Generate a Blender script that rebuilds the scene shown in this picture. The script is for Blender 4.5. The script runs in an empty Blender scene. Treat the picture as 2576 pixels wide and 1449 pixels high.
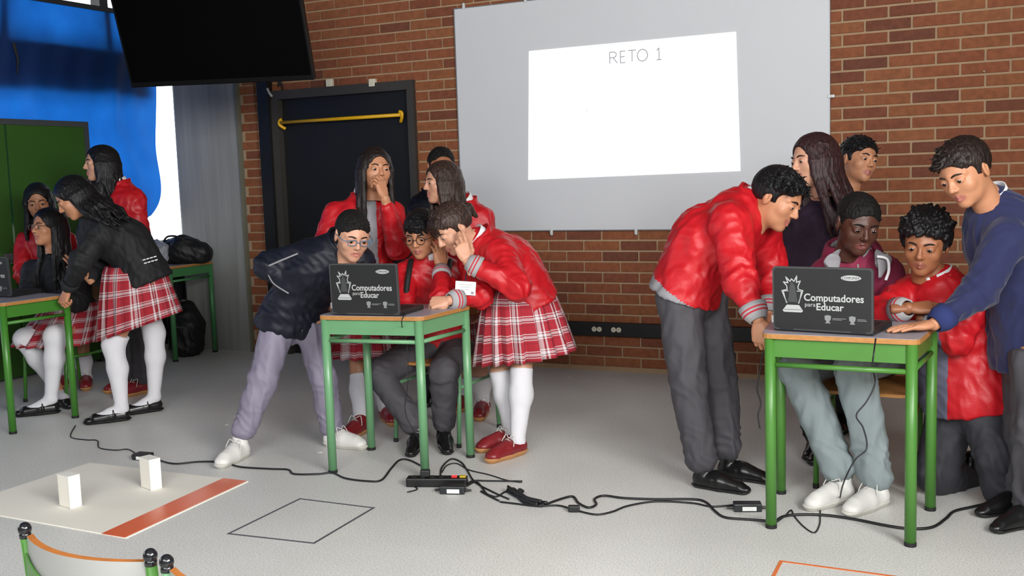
import bpy, bmesh, math, random
import numpy as np
from mathutils import Vector, Matrix

SC = bpy.context.scene
COL = SC.collection
random.seed(7)
rng = np.random.default_rng(7)

# ------------------------------------------------------------------ camera
F_PX, CX, CY = 2633.4, 1288.0, 724.5
TH, PIT, ROL, CAMH = math.radians(26.28614), math.radians(6.09201), math.radians(-1.88027), 1.2992
WY = 6.3765                                   # plane of the brick wall
def _rz(a):
    c, s = math.cos(a), math.sin(a)
    return np.array([[c, -s, 0], [s, c, 0], [0, 0, 1.]])
FWD = _rz(TH) @ np.array([0, math.cos(PIT), -math.sin(PIT)])
_r0 = _rz(TH) @ np.array([1., 0, 0]); _u0 = np.cross(_r0, FWD)
RIGHT = math.cos(ROL) * _r0 + math.sin(ROL) * _u0
UP = -math.sin(ROL) * _r0 + math.cos(ROL) * _u0
CAM = np.array([0, 0, CAMH])
cam_d = bpy.data.cameras.new('camera'); cam_o = bpy.data.objects.new('camera', cam_d); COL.objects.link(cam_o)
cam_d.sensor_fit = 'HORIZONTAL'; cam_d.sensor_width = 36.0; cam_d.lens = F_PX / 2576 * 36
cam_d.clip_start = 0.05
_m = Matrix.Identity(4)
for i in range(3):
    _m[i][0], _m[i][1], _m[i][2], _m[i][3] = RIGHT[i], UP[i], -FWD[i], CAM[i]
cam_o.matrix_world = _m
SC.camera = cam_o

# ------------------------------------------------------------------ world, daylight, exposure
W = bpy.data.worlds.new('overcast_sky'); SC.world = W; W.use_nodes = True
bg = W.node_tree.nodes['Background']; bg.inputs[0].default_value = (1.0, 1.0, 1.0, 1); bg.inputs[1].default_value = 4.5
SC.view_settings.view_transform = 'Standard'; SC.view_settings.look = 'None'
SC.view_settings.exposure = 0.0; SC.view_settings.gamma = 1.0; SC.view_settings.use_curve_mapping = False
def area(name, loc, rot, sx, sy, power, col=(1, 1, 1), spread=180):
    d = bpy.data.lights.new(name, 'AREA'); d.shape = 'RECTANGLE'; d.size = sx; d.size_y = sy; d.energy = power; d.color = col
    d.spread = math.radians(spread)
    o = bpy.data.objects.new(name, d); COL.objects.link(o); o.location = loc; o.rotation_euler = rot
    return o
# daylight entering by the window bands of the side wall and of the wall behind the camera
area('daylight_side_window', (1.70, 0.45, 2.25), (0, math.radians(90), 0), 1.3, 2.9, 330, (1.0, 0.985, 0.96))
area('daylight_rear_window', (-0.5, -1.12, 2.45), (math.radians(90), 0, 0), 3.4, 1.2, 135, (0.97, 0.985, 1.0))

# ------------------------------------------------------------------ picture measure helpers
def ray(x, y): return FWD + RIGHT * ((x - CX) / F_PX) - UP * ((y - CY) / F_PX)
def fl(x, y, z=0.0):
    d = ray(x, y); return CAM + d * ((z - CAMH) / d[2])
def wl(x, y, Y=WY):
    d = ray(x, y); return CAM + d * (Y / d[1])
def D(x, y, t): return CAM + ray(x, y) * t
def V(r, u, b):
    v = RIGHT * r + UP * u - FWD * b; return v / np.linalg.norm(v)
def pj(P):
    q = np.asarray(P, float) - CAM; z = q @ FWD
    return CX + F_PX * (q @ RIGHT) / z, CY - F_PX * (q @ UP) / z, z
def nrm(v):
    v = np.asarray(v, float); return v / (np.linalg.norm(v) + 1e-12)
UPW = np.array([0, 0, 1.])

# ------------------------------------------------------------------ materials
def lin(c):
    if isinstance(c, str):
        c = [int(c[i:i + 2], 16) / 255 for i in (1, 3, 5)]
    return tuple((x / 12.92 if x <= .04045 else ((x + .055) / 1.055) ** 2.4) for x in c) + (1,)
MATS = {}
def mat(name, col, rough=.6, metal=0., spec=.5, var=0., vscale=8., bump=0., bscale=60., stretch=None, coat=0., sheen=0.):
    """Principled surface with noise-driven colour variation and relief."""
    if name in MATS: return MATS[name]
    m = bpy.data.materials.new(name); m.use_nodes = True; nt = m.node_tree; N = nt.nodes; L = nt.links
    b = N['Principled BSDF']; b.inputs['Roughness'].default_value = rough; b.inputs['Metallic'].default_value = metal
    b.inputs['Specular IOR Level'].default_value = spec; b.inputs['Coat Weight'].default_value = coat
    b.inputs['Sheen Weight'].default_value = sheen
    c = lin(col); b.inputs['Base Color'].default_value = c
    tc = N.new('ShaderNodeTexCoord'); src = tc.outputs['Object']
    if stretch:
        mp = N.new('ShaderNodeMapping'); mp.inputs['Scale'].default_value = stretch; L.new(src, mp.inputs[0]); src = mp.outputs[0]
    if var:
        n = N.new('ShaderNodeTexNoise'); n.inputs['Scale'].default_value = vscale; n.inputs['Detail'].default_value = 4
        L.new(src, n.inputs['Vector'])
        mx = N.new('ShaderNodeMix'); mx.data_type = 'RGBA'
        mx.inputs[6].default_value = tuple(x * (1 - var) for x in c[:3]) + (1,); mx.inputs[7].default_value = tuple(min(1, x * (1 + var)) for x in c[:3]) + (1,)
        L.new(n.outputs[0], mx.inputs[0]); L.new(mx.outputs[2], b.inputs['Base Color'])
    if bump:
        n2 = N.new('ShaderNodeTexNoise'); n2.inputs['Scale'].default_value = bscale; n2.inputs['Detail'].default_value = 5
        L.new(src, n2.inputs['Vector'])
        bp = N.new('ShaderNodeBump'); bp.inputs['Strength'].default_value = bump; bp.inputs['Distance'].default_value = .01
        L.new(n2.outputs[0], bp.inputs['Height']); L.new(bp.outputs[0], b.inputs['Normal'])
    MATS[name] = m; return m
def emit(name, col, s):
    if name in MATS: return MATS[name]
    m = bpy.data.materials.new(name); m.use_nodes = True; N = m.node_tree.nodes
    b = N['Principled BSDF']; b.inputs['Base Color'].default_value = tuple(x * .35 for x in lin(col)[:3]) + (1,); b.inputs['Roughness'].default_value = .9; b.inputs['Emission Color'].default_value = lin(col); b.inputs['Emission Strength'].default_value = s
    MATS[name] = m; return m

def brick_mat():
    m = bpy.data.materials.new('clay_brick'); m.use_nodes = True; nt = m.node_tree; N = nt.nodes; L = nt.links
    b = N['Principled BSDF']; b.inputs['Roughness'].default_value = .85
    oi = N.new('ShaderNodeObjectInfo'); ge = N.new('ShaderNodeNewGeometry')
    ad = N.new('ShaderNodeMath'); ad.operation = 'ADD'; L.new(oi.outputs['Random'], ad.inputs[0]); L.new(ge.outputs['Random Per Island'], ad.inputs[1])
    fr = N.new('ShaderNodeMath'); fr.operation = 'FRACT'; L.new(ad.outputs[0], fr.inputs[0])
    cr = N.new('ShaderNodeValToRGB'); e = cr.color_ramp.elements
    e[0].position = 0; e[0].color = lin('#6b3e2c'); e[1].position = 1; e[1].color = lin('#925a38')
    for p, c in ((.08, '#78432d'), (.3, '#864c30'), (.6, '#8d5132'), (.85, '#8c5432')):
        x = e.new(p); x.color = lin(c)
    L.new(fr.outputs[0], cr.inputs[0])
    tc = N.new('ShaderNodeTexCoord'); gp = N.new('ShaderNodeNewGeometry')
    n = N.new('ShaderNodeTexNoise'); n.inputs['Scale'].default_value = 30; n.inputs['Detail'].default_value = 6; L.new(gp.outputs['Position'], n.inputs['Vector'])
    mx = N.new('ShaderNodeMix'); mx.data_type = 'RGBA'; mx.blend_type = 'MULTIPLY'; mx.inputs[0].default_value = .55
    r2 = N.new('ShaderNodeValToRGB'); r2.color_ramp.elements[0].position = .3; r2.color_ramp.elements[0].color = (.55, .5, .5, 1); r2.color_ramp.elements[1].position = .65; r2.color_ramp.elements[1].color = (1.05, 1.05, 1.05, 1)
    L.new(n.outputs[0], r2.inputs[0]); L.new(cr.outputs[0], mx.inputs[6]); L.new(r2.outputs[0], mx.inputs[7]); L.new(mx.outputs[2], b.inputs['Base Color'])
    bp = N.new('ShaderNodeBump'); bp.inputs['Strength'].default_value = .35; bp.inputs['Distance'].default_value = .004
    n3 = N.new('ShaderNodeTexNoise'); n3.inputs['Scale'].default_value = 160; L.new(gp.outputs['Position'], n3.inputs['Vector'])
    L.new(n3.outputs[0], bp.inputs['Height']); L.new(bp.outputs[0], b.inputs['Normal'])
    return m
def floor_mat():
    m = bpy.data.materials.new('speckled_floor'); m.use_nodes = True; nt = m.node_tree; N = nt.nodes; L = nt.links
    b = N['Principled BSDF']; b.inputs['Roughness'].default_value = .42; b.inputs['Specular IOR Level'].default_value = .4
    tc = N.new('ShaderNodeTexCoord')
    n1 = N.new('ShaderNodeTexNoise'); n1.inputs['Scale'].default_value = 1.3; n1.inputs['Detail'].default_value = 5; L.new(tc.outputs['Object'], n1.inputs['Vector'])
    n2 = N.new('ShaderNodeTexNoise'); n2.inputs['Scale'].default_value = 170; n2.inputs['Detail'].default_value = 3; L.new(tc.outputs['Object'], n2.inputs['Vector'])
    vo = N.new('ShaderNodeTexVoronoi'); vo.inputs['Scale'].default_value = 60; L.new(tc.outputs['Object'], vo.inputs['Vector'])
    c1 = N.new('ShaderNodeValToRGB'); c1.color_ramp.elements[0].position = .3; c1.color_ramp.elements[0].color = lin('#d2d2cf'); c1.color_ramp.elements[1].position = .7; c1.color_ramp.elements[1].color = lin('#e0e0dd')
    L.new(n1.outputs[0], c1.inputs[0])
    c2 = N.new('ShaderNodeValToRGB'); c2.color_ramp.elements[0].position = .34; c2.color_ramp.elements[0].color = (.72, .72, .72, 1); c2.color_ramp.elements[1].position = .58; c2.color_ramp.elements[1].color = (1.06, 1.06, 1.05, 1)
    L.new(n2.outputs[0], c2.inputs[0])
    c3 = N.new('ShaderNodeValToRGB'); c3.color_ramp.elements[0].position = .02; c3.color_ramp.elements[0].color = (.66, .66, .64, 1); c3.color_ramp.elements[1].position = .17; c3.color_ramp.elements[1].color = (1, 1, 1, 1)
    L.new(vo.outputs['Distance'], c3.inputs[0])
    a = N.new('ShaderNodeMix'); a.data_type = 'RGBA'; a.blend_type = 'MULTIPLY'; a.inputs[0].default_value = 1
    L.new(c1.outputs[0], a.inputs[6]); L.new(c2.outputs[0], a.inputs[7])
    a2 = N.new('ShaderNodeMix'); a2.data_type = 'RGBA'; a2.blend_type = 'MULTIPLY'; a2.inputs[0].default_value = .35
    L.new(a.outputs[2], a2.inputs[6]); L.new(c3.outputs[0], a2.inputs[7]); L.new(a2.outputs[2], b.inputs['Base Color'])
    bp = N.new('ShaderNodeBump'); bp.inputs['Strength'].default_value = .15; bp.inputs['Distance'].default_value = .004; L.new(n2.outputs[0], bp.inputs['Height']); L.new(bp.outputs[0], b.inputs['Normal'])
    return m
def concrete_mat():
    m = bpy.data.materials.new('board_marked_concrete'); m.use_nodes = True; nt = m.node_tree; N = nt.nodes; L = nt.links
    b = N['Principled BSDF']; b.inputs['Roughness'].default_value = .85
    tc = N.new('ShaderNodeTexCoord'); mp = N.new('ShaderNodeMapping'); mp.inputs['Scale'].default_value = (16, 16, .8); L.new(tc.outputs['Object'], mp.inputs[0])
    n = N.new('ShaderNodeTexNoise'); n.inputs['Scale'].default_value = 1; n.inputs['Detail'].default_value = 7; L.new(mp.outputs[0], n.inputs['Vector'])
    cr = N.new('ShaderNodeValToRGB'); cr.color_ramp.elements[0].position = .3; cr.color_ramp.elements[0].color = lin('#848582'); cr.color_ramp.elements[1].position = .7; cr.color_ramp.elements[1].color = lin('#989996')
    L.new(n.outputs[0], cr.inputs[0]); L.new(cr.outputs[0], b.inputs['Base Color'])
    bp = N.new('ShaderNodeBump'); bp.inputs['Strength'].default_value = .25; bp.inputs['Distance'].default_value = .01; L.new(n.outputs[0], bp.inputs['Height']); L.new(bp.outputs[0], b.inputs['Normal'])
    return m
def tarp_mat():
    m = bpy.data.materials.new('blue_tarpaulin'); m.use_nodes = True; nt = m.node_tree; N = nt.nodes; L = nt.links
    b = N['Principled BSDF']; b.inputs['Base Color'].default_value = lin('#12346f'); b.inputs['Roughness'].default_value = .45
    tr = N.new('ShaderNodeBsdfTranslucent'); tr.inputs[0].default_value = (.015, .16, .62, 1)
    tc = N.new('ShaderNodeTexCoord'); n = N.new('ShaderNodeTexNoise'); n.inputs['Scale'].default_value = 3; n.inputs['Detail'].default_value = 6; L.new(tc.outputs['Object'], n.inputs['Vector'])
    cr = N.new('ShaderNodeValToRGB'); cr.color_ramp.elements[0].color = (.005, .105, .46, 1); cr.color_ramp.elements[0].position = .3; cr.color_ramp.elements[1].color = (.009, .16, .64, 1); cr.color_ramp.elements[1].position = .7
    L.new(n.outputs[0], cr.inputs[0]); L.new(cr.outputs[0], tr.inputs[0])
    mx = N.new('ShaderNodeMixShader'); mx.inputs[0].default_value = .5; L.new(b.outputs[0], mx.inputs[1]); L.new(tr.outputs[0], mx.inputs[2])
    L.new(mx.outputs[0], N['Material Output'].inputs[0]); return m
def plaid_mat():
    """Red and white tartan woven from stripe sets in the skirt's own cloth coordinates."""
    m = bpy.data.materials.new('red_plaid_cloth'); m.use_nodes = True; nt = m.node_tree; N = nt.nodes; L = nt.links
    b = N['Principled BSDF']; b.inputs['Roughness'].default_value = .85
    uv = N.new('ShaderNodeUVMap'); uv.uv_map = 'UVMap'; sp = N.new('ShaderNodeSeparateXYZ'); L.new(uv.outputs[0], sp.inputs[0])
    def stripes(out, rep):
        mu = N.new('ShaderNodeMath'); mu.operation = 'MULTIPLY'; mu.inputs[1].default_value = rep; L.new(out, mu.inputs[0])
        fr = N.new('ShaderNodeMath'); fr.operation = 'FRACT'; L.new(mu.outputs[0], fr.inputs[0])
        cr = N.new('ShaderNodeValToRGB'); cr.color_ramp.interpolation = 'CONSTANT'; e = cr.color_ramp.elements
        e[0].position = 0; e[0].color = lin('#9c1c2b'); e[1].position = .40; e[1].color = lin('#d8d2d4')
        for p, c in ((.46, '#8a1a28'), (.52, '#c9c3c6'), (.68, '#6a1420'), (.74, '#d2ccce'), (.8, '#a01f2e'), (.92, '#5c1119'), (.96, '#a01f2e')):
            x = e.new(p); x.color = lin(c)
        L.new(fr.outputs[0], cr.inputs[0]); return cr.outputs[0]
    a = stripes(sp.outputs[0], 11); c = stripes(sp.outputs[1], 4)
    mx = N.new('ShaderNodeMix'); mx.data_type = 'RGBA'; mx.inputs[0].default_value = .5; L.new(a, mx.inputs[6]); L.new(c, mx.inputs[7])
    L.new(mx.outputs[2], b.inputs['Base Color']); return m
def band_mat(name, c0, c1):
    """Ribbed knit band: base colour with two thin stripes around it."""
    if name in MATS: return MATS[name]
    m = bpy.data.materials.new(name); m.use_nodes = True; nt = m.node_tree; N = nt.nodes; L = nt.links
    b = N['Principled BSDF']; b.inputs['Roughness'].default_value = .9
    uv = N.new('ShaderNodeUVMap'); uv.uv_map = 'UVMap'; sp = N.new('ShaderNodeSeparateXYZ'); L.new(uv.outputs[0], sp.inputs[0])
    cr = N.new('ShaderNodeValToRGB'); cr.color_ramp.interpolation = 'CONSTANT'; e = cr.color_ramp.elements
    e[0].position = 0; e[0].color = lin(c0); e[1].position = .3; e[1].color = lin(c1)
    for p, c in ((.4, c0), (.52, c1), (.62, c0)): x = e.new(p); x.color = lin(c)
    L.new(sp.outputs[1], cr.inputs[0]); L.new(cr.outputs[0], b.inputs['Base Color']); MATS[name] = m; return m
def skin_mat(name, col, lip):
    if name in MATS: return MATS[name]
    m = bpy.data.materials.new(name); m.use_nodes = True; nt = m.node_tree; N = nt.nodes; L = nt.links
    b = N['Principled BSDF']; b.inputs['Roughness'].default_value = .48; b.inputs['Subsurface Weight'].default_value = .12
    b.inputs['Subsurface Radius'].default_value = (.012, .005, .003); b.inputs['Subsurface Scale'].default_value = .5
    at = N.new('ShaderNodeAttribute'); at.attribute_name = 'lip'
    tc = N.new('ShaderNodeTexCoord'); n = N.new('ShaderNodeTexNoise'); n.inputs['Scale'].default_value = 22; n.inputs['Detail'].default_value = 3; L.new(tc.outputs['Object'], n.inputs['Vector'])
    c = lin(col); v = N.new('ShaderNodeMix'); v.data_type = 'RGBA'; v.inputs[6].default_value = tuple(x * .9 for x in c[:3]) + (1,); v.inputs[7].default_value = tuple(x * 1.08 for x in c[:3]) + (1,)
    L.new(n.outputs[0], v.inputs[0])
    mx = N.new('ShaderNodeMix'); mx.data_type = 'RGBA'; L.new(at.outputs['Fac'], mx.inputs[0]); L.new(v.outputs[2], mx.inputs[6]); mx.inputs[7].default_value = lin(lip)
    L.new(mx.outputs[2], b.inputs['Base Color']); MATS[name] = m; return m
def hair_mat(name, c0, c1, rough=.46):
    if name in MATS: return MATS[name]
    m = bpy.data.materials.new(name); m.use_nodes = True; nt = m.node_tree; N = nt.nodes; L = nt.links
    b = N['Principled BSDF']; b.inputs['Roughness'].default_value = rough; b.inputs['Specular IOR Level'].default_value = .28
    tc = N.new('ShaderNodeTexCoord'); mp = N.new('ShaderNodeMapping'); mp.inputs['Scale'].default_value = (150, 150, 14); L.new(tc.outputs['Object'], mp.inputs[0])
    n = N.new('ShaderNodeTexNoise'); n.inputs['Scale'].default_value = 1; n.inputs['Detail'].default_value = 3; L.new(mp.outputs[0], n.inputs['Vector'])
    cr = N.new('ShaderNodeValToRGB'); cr.color_ramp.elements[0].position = .35; cr.color_ramp.elements[0].color = lin(c0); cr.color_ramp.elements[1].position = .7; cr.color_ramp.elements[1].color = lin(c1)
    L.new(n.outputs[0], cr.inputs[0]); L.new(cr.outputs[0], b.inputs['Base Color'])
    bp = N.new('ShaderNodeBump'); bp.inputs['Strength'].default_value = .7; bp.inputs['Distance'].default_value = .006; L.new(n.outputs[0], bp.inputs['Height']); L.new(bp.outputs[0], b.inputs['Normal'])
    MATS[name] = m; return m

# ------------------------------------------------------------------ mesh helpers
class MB:
    """Collects verts and faces of one part; build() links them as one mesh object."""
    def __init__(s): s.v = []; s.f = []; s.mi = []; s.uv = {}
    def add(s, vs, fs, mi=0):
        o = len(s.v); s.v += [tuple(map(float, p)) for p in vs]; s.f += [tuple(i + o for i in f) for f in fs]; s.mi += [mi] * len(fs); return o
    def box(s, c, sz, ax=None, mi=0, bev=0.):
        c = np.asarray(c, float); hx, hy, hz = [x / 2 for x in sz]
        A = np.eye(3) if ax is None else np.asarray(ax, float)
        if not bev:
            P = [c + A[0] * i * hx + A[1] * j * hy + A[2] * k * hz for i in (-1, 1) for j in (-1, 1) for k in (-1, 1)]
            s.add(P, [(0, 1, 3, 2), (4, 6, 7, 5), (0, 4, 5, 1), (2, 3, 7, 6), (0, 2, 6, 4), (1, 5, 7, 3)], mi); return
        bm = bmesh.new(); bmesh.ops.create_cube(bm, size=1)
        for v in bm.verts: v.co = Vector((v.co.x * sz[0], v.co.y * sz[1], v.co.z * sz[2]))
        bmesh.ops.bevel(bm, geom=bm.edges[:], offset=bev, segments=2, affect='EDGES', profile=.6)
        bm.verts.index_update()
        s.add([c + A[0] * v.co.x + A[1] * v.co.y + A[2] * v.co.z for v in bm.verts], [[v.index for v in f.verts] for f in bm.faces], mi); bm.free()
    def tube(s, pts, r, n=10, closed=False, mi=0, cap=True, flat=None):
        P = [np.asarray(p, float) for p in pts]; m = len(P); R = r if hasattr(r, '__len__') else [r] * m
        prev = None; rings = []
        for i in range(m):
            a = P[(i - 1) % m] if (closed or i > 0) else P[i]; b = P[(i + 1) % m] if (closed or i < m - 1) else P[i]
            t = nrm(b - a)
            if prev is None:
                x = nrm(np.cross(t, UPW if abs(t[2]) < .9 else np.array([1., 0, 0])))
            else:
                x = nrm(prev - t * (prev @ t))
            prev = x; y = np.cross(t, x)
            rings.append([P[i] + (x * math.cos(k * 2 * math.pi / n) + y * math.sin(k * 2 * math.pi / n)) * R[i] for k in range(n)])
        fs = []
        for i in range(m if closed else m - 1):
            j = (i + 1) % m
            for k in range(n): fs.append((i * n + k, i * n + (k + 1) % n, j * n + (k + 1) % n, j * n + k))
        if cap and not closed: fs += [tuple(range(n - 1, -1, -1)), tuple((m - 1) * n + k for k in range(n))]
        s.add([p for q in rings for p in q], fs, mi)
    def prism(s, poly, h, org, ax, mi=0):
        """poly in the (ax0, ax1) plane, thickness h along ax2 from org."""
        A = np.asarray(ax, float); o = np.asarray(org, float); n = len(poly)
        lo = [o + A[0] * x + A[1] * y for x, y in poly]; hi = [p + A[2] * h for p in lo]
        s.add(lo + hi, [tuple(range(n - 1, -1, -1)), tuple(range(n, 2 * n))] + [(i, (i + 1) % n, n + (i + 1) % n, n + i) for i in range(n)], mi)
    def sphere(s, c, r, nu=12, nv=8, mi=0, sc=(1, 1, 1)):
        vs = []; fs = []
        for j in range(nv + 1):
            for i in range(nu):
                th = math.pi * j / nv; ph = 2 * math.pi * i / nu
                vs.append((c[0] + r * sc[0] * math.sin(th) * math.cos(ph), c[1] + r * sc[1] * math.sin(th) * math.sin(ph), c[2] + r * sc[2] * math.cos(th)))
        for j in range(nv):
            for i in range(nu): fs.append((j * nu + i, (j + 1) * nu + i, (j + 1) * nu + (i + 1) % nu, j * nu + (i + 1) % nu))
        s.add(vs, fs, mi)
    def build(s, name, mats, parent=None, smooth=False, loc=None):
        me = bpy.data.meshes.new(name); me.from_pydata(s.v, [], s.f)
        mats = mats if isinstance(mats, (list, tuple)) else [mats]
        for m in mats: me.materials.append(m)
        if any(s.mi): me.polygons.foreach_set('material_index', s.mi)
        if smooth: me.polygons.foreach_set('use_smooth', [True] * len(me.polygons))
        me.update()
        return link(name, me, parent)
def link(name, me, parent=None):
    o = bpy.data.objects.new(name, me); COL.objects.link(o)
    if parent is not None:
        o.parent = parent; o.matrix_parent_inverse = parent.matrix_world.inverted() if False else Matrix.Translation(-parent.location)
    return o
def soft(o, ang=40):
    """Shade smooth only across shallow edges."""
    me = o.data; me.polygons.foreach_set('use_smooth', [True] * len(me.polygons))
    bm = bmesh.new(); bm.from_mesh(me)
    for e in bm.edges:
        e.smooth = not (len(e.link_faces) == 2 and e.calc_face_angle(0) > math.radians(ang))
    bm.to_mesh(me); bm.free(); return o
def thing(name, label, cat, loc=(0, 0, 0), group=None):
    o = bpy.data.objects.new(name, None); COL.objects.link(o); o.location = Vector([float(x) for x in loc]); o.empty_display_size = .1
    tag(o, label, cat, group); return o
def tag(o, label, cat, group=None):
    o['label'] = label; o['category'] = cat
    if group: o['group'] = group
    return o
def struct(o): o['kind'] = 'structure'; return o
def copy_tree(o, parent=None):
    c = o.copy(); COL.objects.link(c)
    if parent is not None: c.parent = parent
    for ch in o.children: copy_tree(ch, c)
    return c
def spline(pts, n=8):
    P = [np.asarray(p, float) for p in pts]; out = []
    for i in range(len(P) - 1):
        a, b, c, d = P[max(i - 1, 0)], P[i], P[i + 1], P[min(i + 2, len(P) - 1)]
        for k in range(n):
            t = k / n; out.append(.5 * (2 * b + (c - a) * t + (2 * a - 5 * b + 4 * c - d) * t * t + (3 * b - a - 3 * c + d) * t ** 3))
    out.append(P[-1]); return out

# ------------------------------------------------------------------ the room
def slab(name, lo, hi, m, parent=None):
    b = MB(); lo = np.array(lo, float); hi = np.array(hi, float); b.box((lo + hi) / 2, hi - lo); return b.build(name, m, parent)
M_WALL = mat('painted_plaster', '#85847e', .8, var=.05)
floor = struct(slab('floor', (-9, -3, -.12), (4, 9, 0), floor_mat()))
struct(slab('ceiling', (-9, -3, 3.5), (3.2, 9, 3.62), mat('ceiling_concrete', '#5c5b57', .9, var=.04)))
# side wall with a window band (out of frame, lets the daylight in)
M_DARK = mat('dark_steel_paint', '#232529', .45, var=.15, vscale=20)
wr = struct(slab('wall_right', (1.78, -3, 0), (1.93, 9, 1.55), M_WALL))
slab('upper_wall', (1.78, -3, 2.95), (1.93, 9, 3.5), M_WALL, wr); slab('pier', (1.78, -3, 1.55), (1.93, -1.05, 2.95), M_WALL, wr); slab('pier', (1.78, 1.95, 1.55), (1.93, 9, 2.95), M_WALL, wr)
wf = struct(slab('wall_front', (-9, -1.35, 0), (1.9, -1.2, 1.8), M_WALL))
slab('upper_wall', (-9, -1.35, 3.1), (1.9, -1.2, 3.5), M_WALL, wf); slab('pier', (-9, -1.35, 1.8), (-2.25, -1.2, 3.1), M_WALL, wf); slab('pier', (1.25, -1.35, 1.8), (1.9, -1.2, 3.1), M_WALL, wf)

# brick wall ---------------------------------------------------------------
XL, XR = -5.41, 1.78
DX0, DX1, DZ = -5.2, -3.85, 1.99            # door opening with its frame
BX0, BX1, BZ0, BZ1 = -3.505, -1.044, .935, 2.434   # whiteboard
mortar = mat('mortar', '#a88c6e', .95, var=.12, vscale=14, bump=.4, bscale=80)
b = MB()
b.box(((XL + DX0) / 2, WY + .105, 1.75), (DX0 - XL, .2, 3.5)); b.box(((DX1 + XR) / 2, WY + .105, 1.75), (XR - DX1, .2, 3.5)); b.box(((DX0 + DX1) / 2, WY + .105, (DZ + 3.5) / 2), (DX1 - DX0, .2, 3.5 - DZ))
wall = struct(b.build('wall_back', mortar))
BRICK = brick_mat()
LB, CB, Z0, JT = .252, .0697, 1.9788, .012
def brick_mesh(w, name='brick'):
    bb = MB(); bb.box((0, 0, 0), (w, .03, CB - JT), bev=.004); me = bpy.data.meshes.new(name); me.from_pydata(bb.v, [], bb.f); me.materials.append(BRICK); me.update(); return me
full = brick_mesh(LB - JT); cache = {}
cand = []
for k in range(-21, 29):
    zc = Z0 - CB * (k + .5)
    if zc < CB * .3: continue
    off = (.63 if k % 2 == 0 else .135) * LB
    i = math.floor((XL - off) / LB)
    while off + i * LB < XR:
        x0, x1 = max(off + i * LB + JT / 2, XL), min(off + (i + 1) * LB - JT / 2, XR); i += 1
        for a, c in ([(x0, min(x1, DX0)), (max(x0, DX1), x1)] if zc < DZ + .01 else [(x0, x1)]):
            if c - a < .02: continue
            if a > BX0 + .03 and c < BX1 - .03 and BZ0 + .05 < zc < BZ1 - .05: continue
            cand.append((a, c, zc))
def shown(a, c, z):
    x, y, t = pj(((a + c) / 2, WY, z)); return (c - a) / t if (-20 < x < 2600 and -15 < y < 1449) else -1
cand.sort(key=lambda q: -shown(*q))
rest = MB()
for n, (a, c, z) in enumerate(cand):
    dy = -.001 + rng.normal() * .0012
    w = c - a
    if n < 300:
        key = round(w, 3)
        me = full if abs(w - (LB - JT)) < .002 else cache.setdefault(key, brick_mesh(w))
        o = link('brick', me, wall); o.location = ((a + c) / 2, WY + .013 + dy, z)
    else:
        rest.box(((a + c) / 2, WY + .013 + dy, z), (w, .03, CB - JT))
o = rest.build('brick_field', BRICK, wall); o['kind'] = 'stuff'

# concrete column ----------------------------------------------------------
CONC = concrete_mat()
b = MB(); b.prism([(-5.41, 6.87), (-6.17, 6.87), (-6.17, 6.55), (-6.155, 6.48), (-6.12, 6.41), (-6.07, 6.37), (-5.41, 6.37)], 3.5, (0, 0, 0), [(1, 0, 0), (0, 1, 0), (0, 0, 1)]); struct(b.build('column', CONC))
b = MB(); b.box((-5.417, 6.355, 1.75), (.022, .03, 3.5)); struct(b.build('trim_1', mat('joint_sealant', '#6d6a58', .9, var=.2)))
# left facade: beam, sill wall, mullions; the tarpaulin hangs inside it
LX = -6.42
b = MB(); b.box((LX - .08, 3.2, .43), (.12, 11.4, .86)); b.box((LX - .05, 1.725, 2.19), (.1, 9.45, .37)); b.box((LX - .08, 3.2, 3.2), (.12, 11.4, .6))
wlft = struct(b.build('wall_left', mat('facade_dark', '#2b2d30', .8, var=.1)))
wn = struct(slab('window_1', (LX - .06, 5.06, 2.37), (LX + .035, 5.14, 2.9), M_DARK))
for y in (5.98, 4.2, 3.3): slab('mullion', (LX - .06, y, 2.37), (LX + .035, y + .08, 2.9), M_DARK, wn)
for y in (6.9, 4.6, 3.0): slab('mullion', (LX - .06, y, .86), (LX - .005, y + .05, 2.0), M_DARK, wn)
gl = bpy.data.materials.new('window_glass'); gl.use_nodes = True; gb = gl.node_tree.nodes['Principled BSDF']
gb.inputs['Transmission Weight'].default_value = 1; gb.inputs['Roughness'].default_value = .0; gb.inputs['IOR'].default_value = 1.02
slab('pane', (LX - .05, 4.63, .87), (LX - .044, 6.9, 2.0), gl, wn); slab('pane', (LX - .05, 4.2, 2.38), (LX - .044, 7.6, 2.9), gl, wn)
struct(slab('wall_corner', (-6.42, 7.7, 0), (-5.4, 7.85, 3.5), M_WALL)); struct(slab('trim_2', (-6.42, 6.87, 0), (-6.17, 7.7, .86), M_WALL))
# tarpaulin sheet
def tarp():
    ny, nz = 110, 70; vs = []; fs = []
    for j in range(nz + 1):
        for i in range(ny + 1):
            u, v = i / ny, j / nz
            zt = 2.675; zb = 1.03 + .05 * math.sin(i * .7)
            z = zb + (zt - zb) * v
            ye = 6.465 + .012 * math.sin(v * 11 + 1) - .16 * math.exp(-v / .07)
            y = 2.2 + (ye - 2.2) * u
            x = -6.355 + .010 * math.sin(y * 9 + z * 2) + .012 * math.sin(y * 3.1 - z * 5) + .006 * math.sin(y * 27 + 3 * math.sin(z * 4))
            f = math.exp(-((y - 5.95 - .1 * (z - 1.5)) / .035) ** 2); x += .02 * f * (z < 2.05)
            vs.append((x, y, z))
    for j in range(nz):
        for i in range(ny): a = j * (ny + 1) + i; fs.append((a, a + 1, a + ny + 2, a + ny + 1))
    m = MB(); m.add(vs, fs); return m
to = tarp().build('tarpaulin', tarp_mat(), smooth=True); tag(to, 'bright blue tarpaulin hung over the window band of the side wall', 'tarpaulin')
b = MB()
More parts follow.
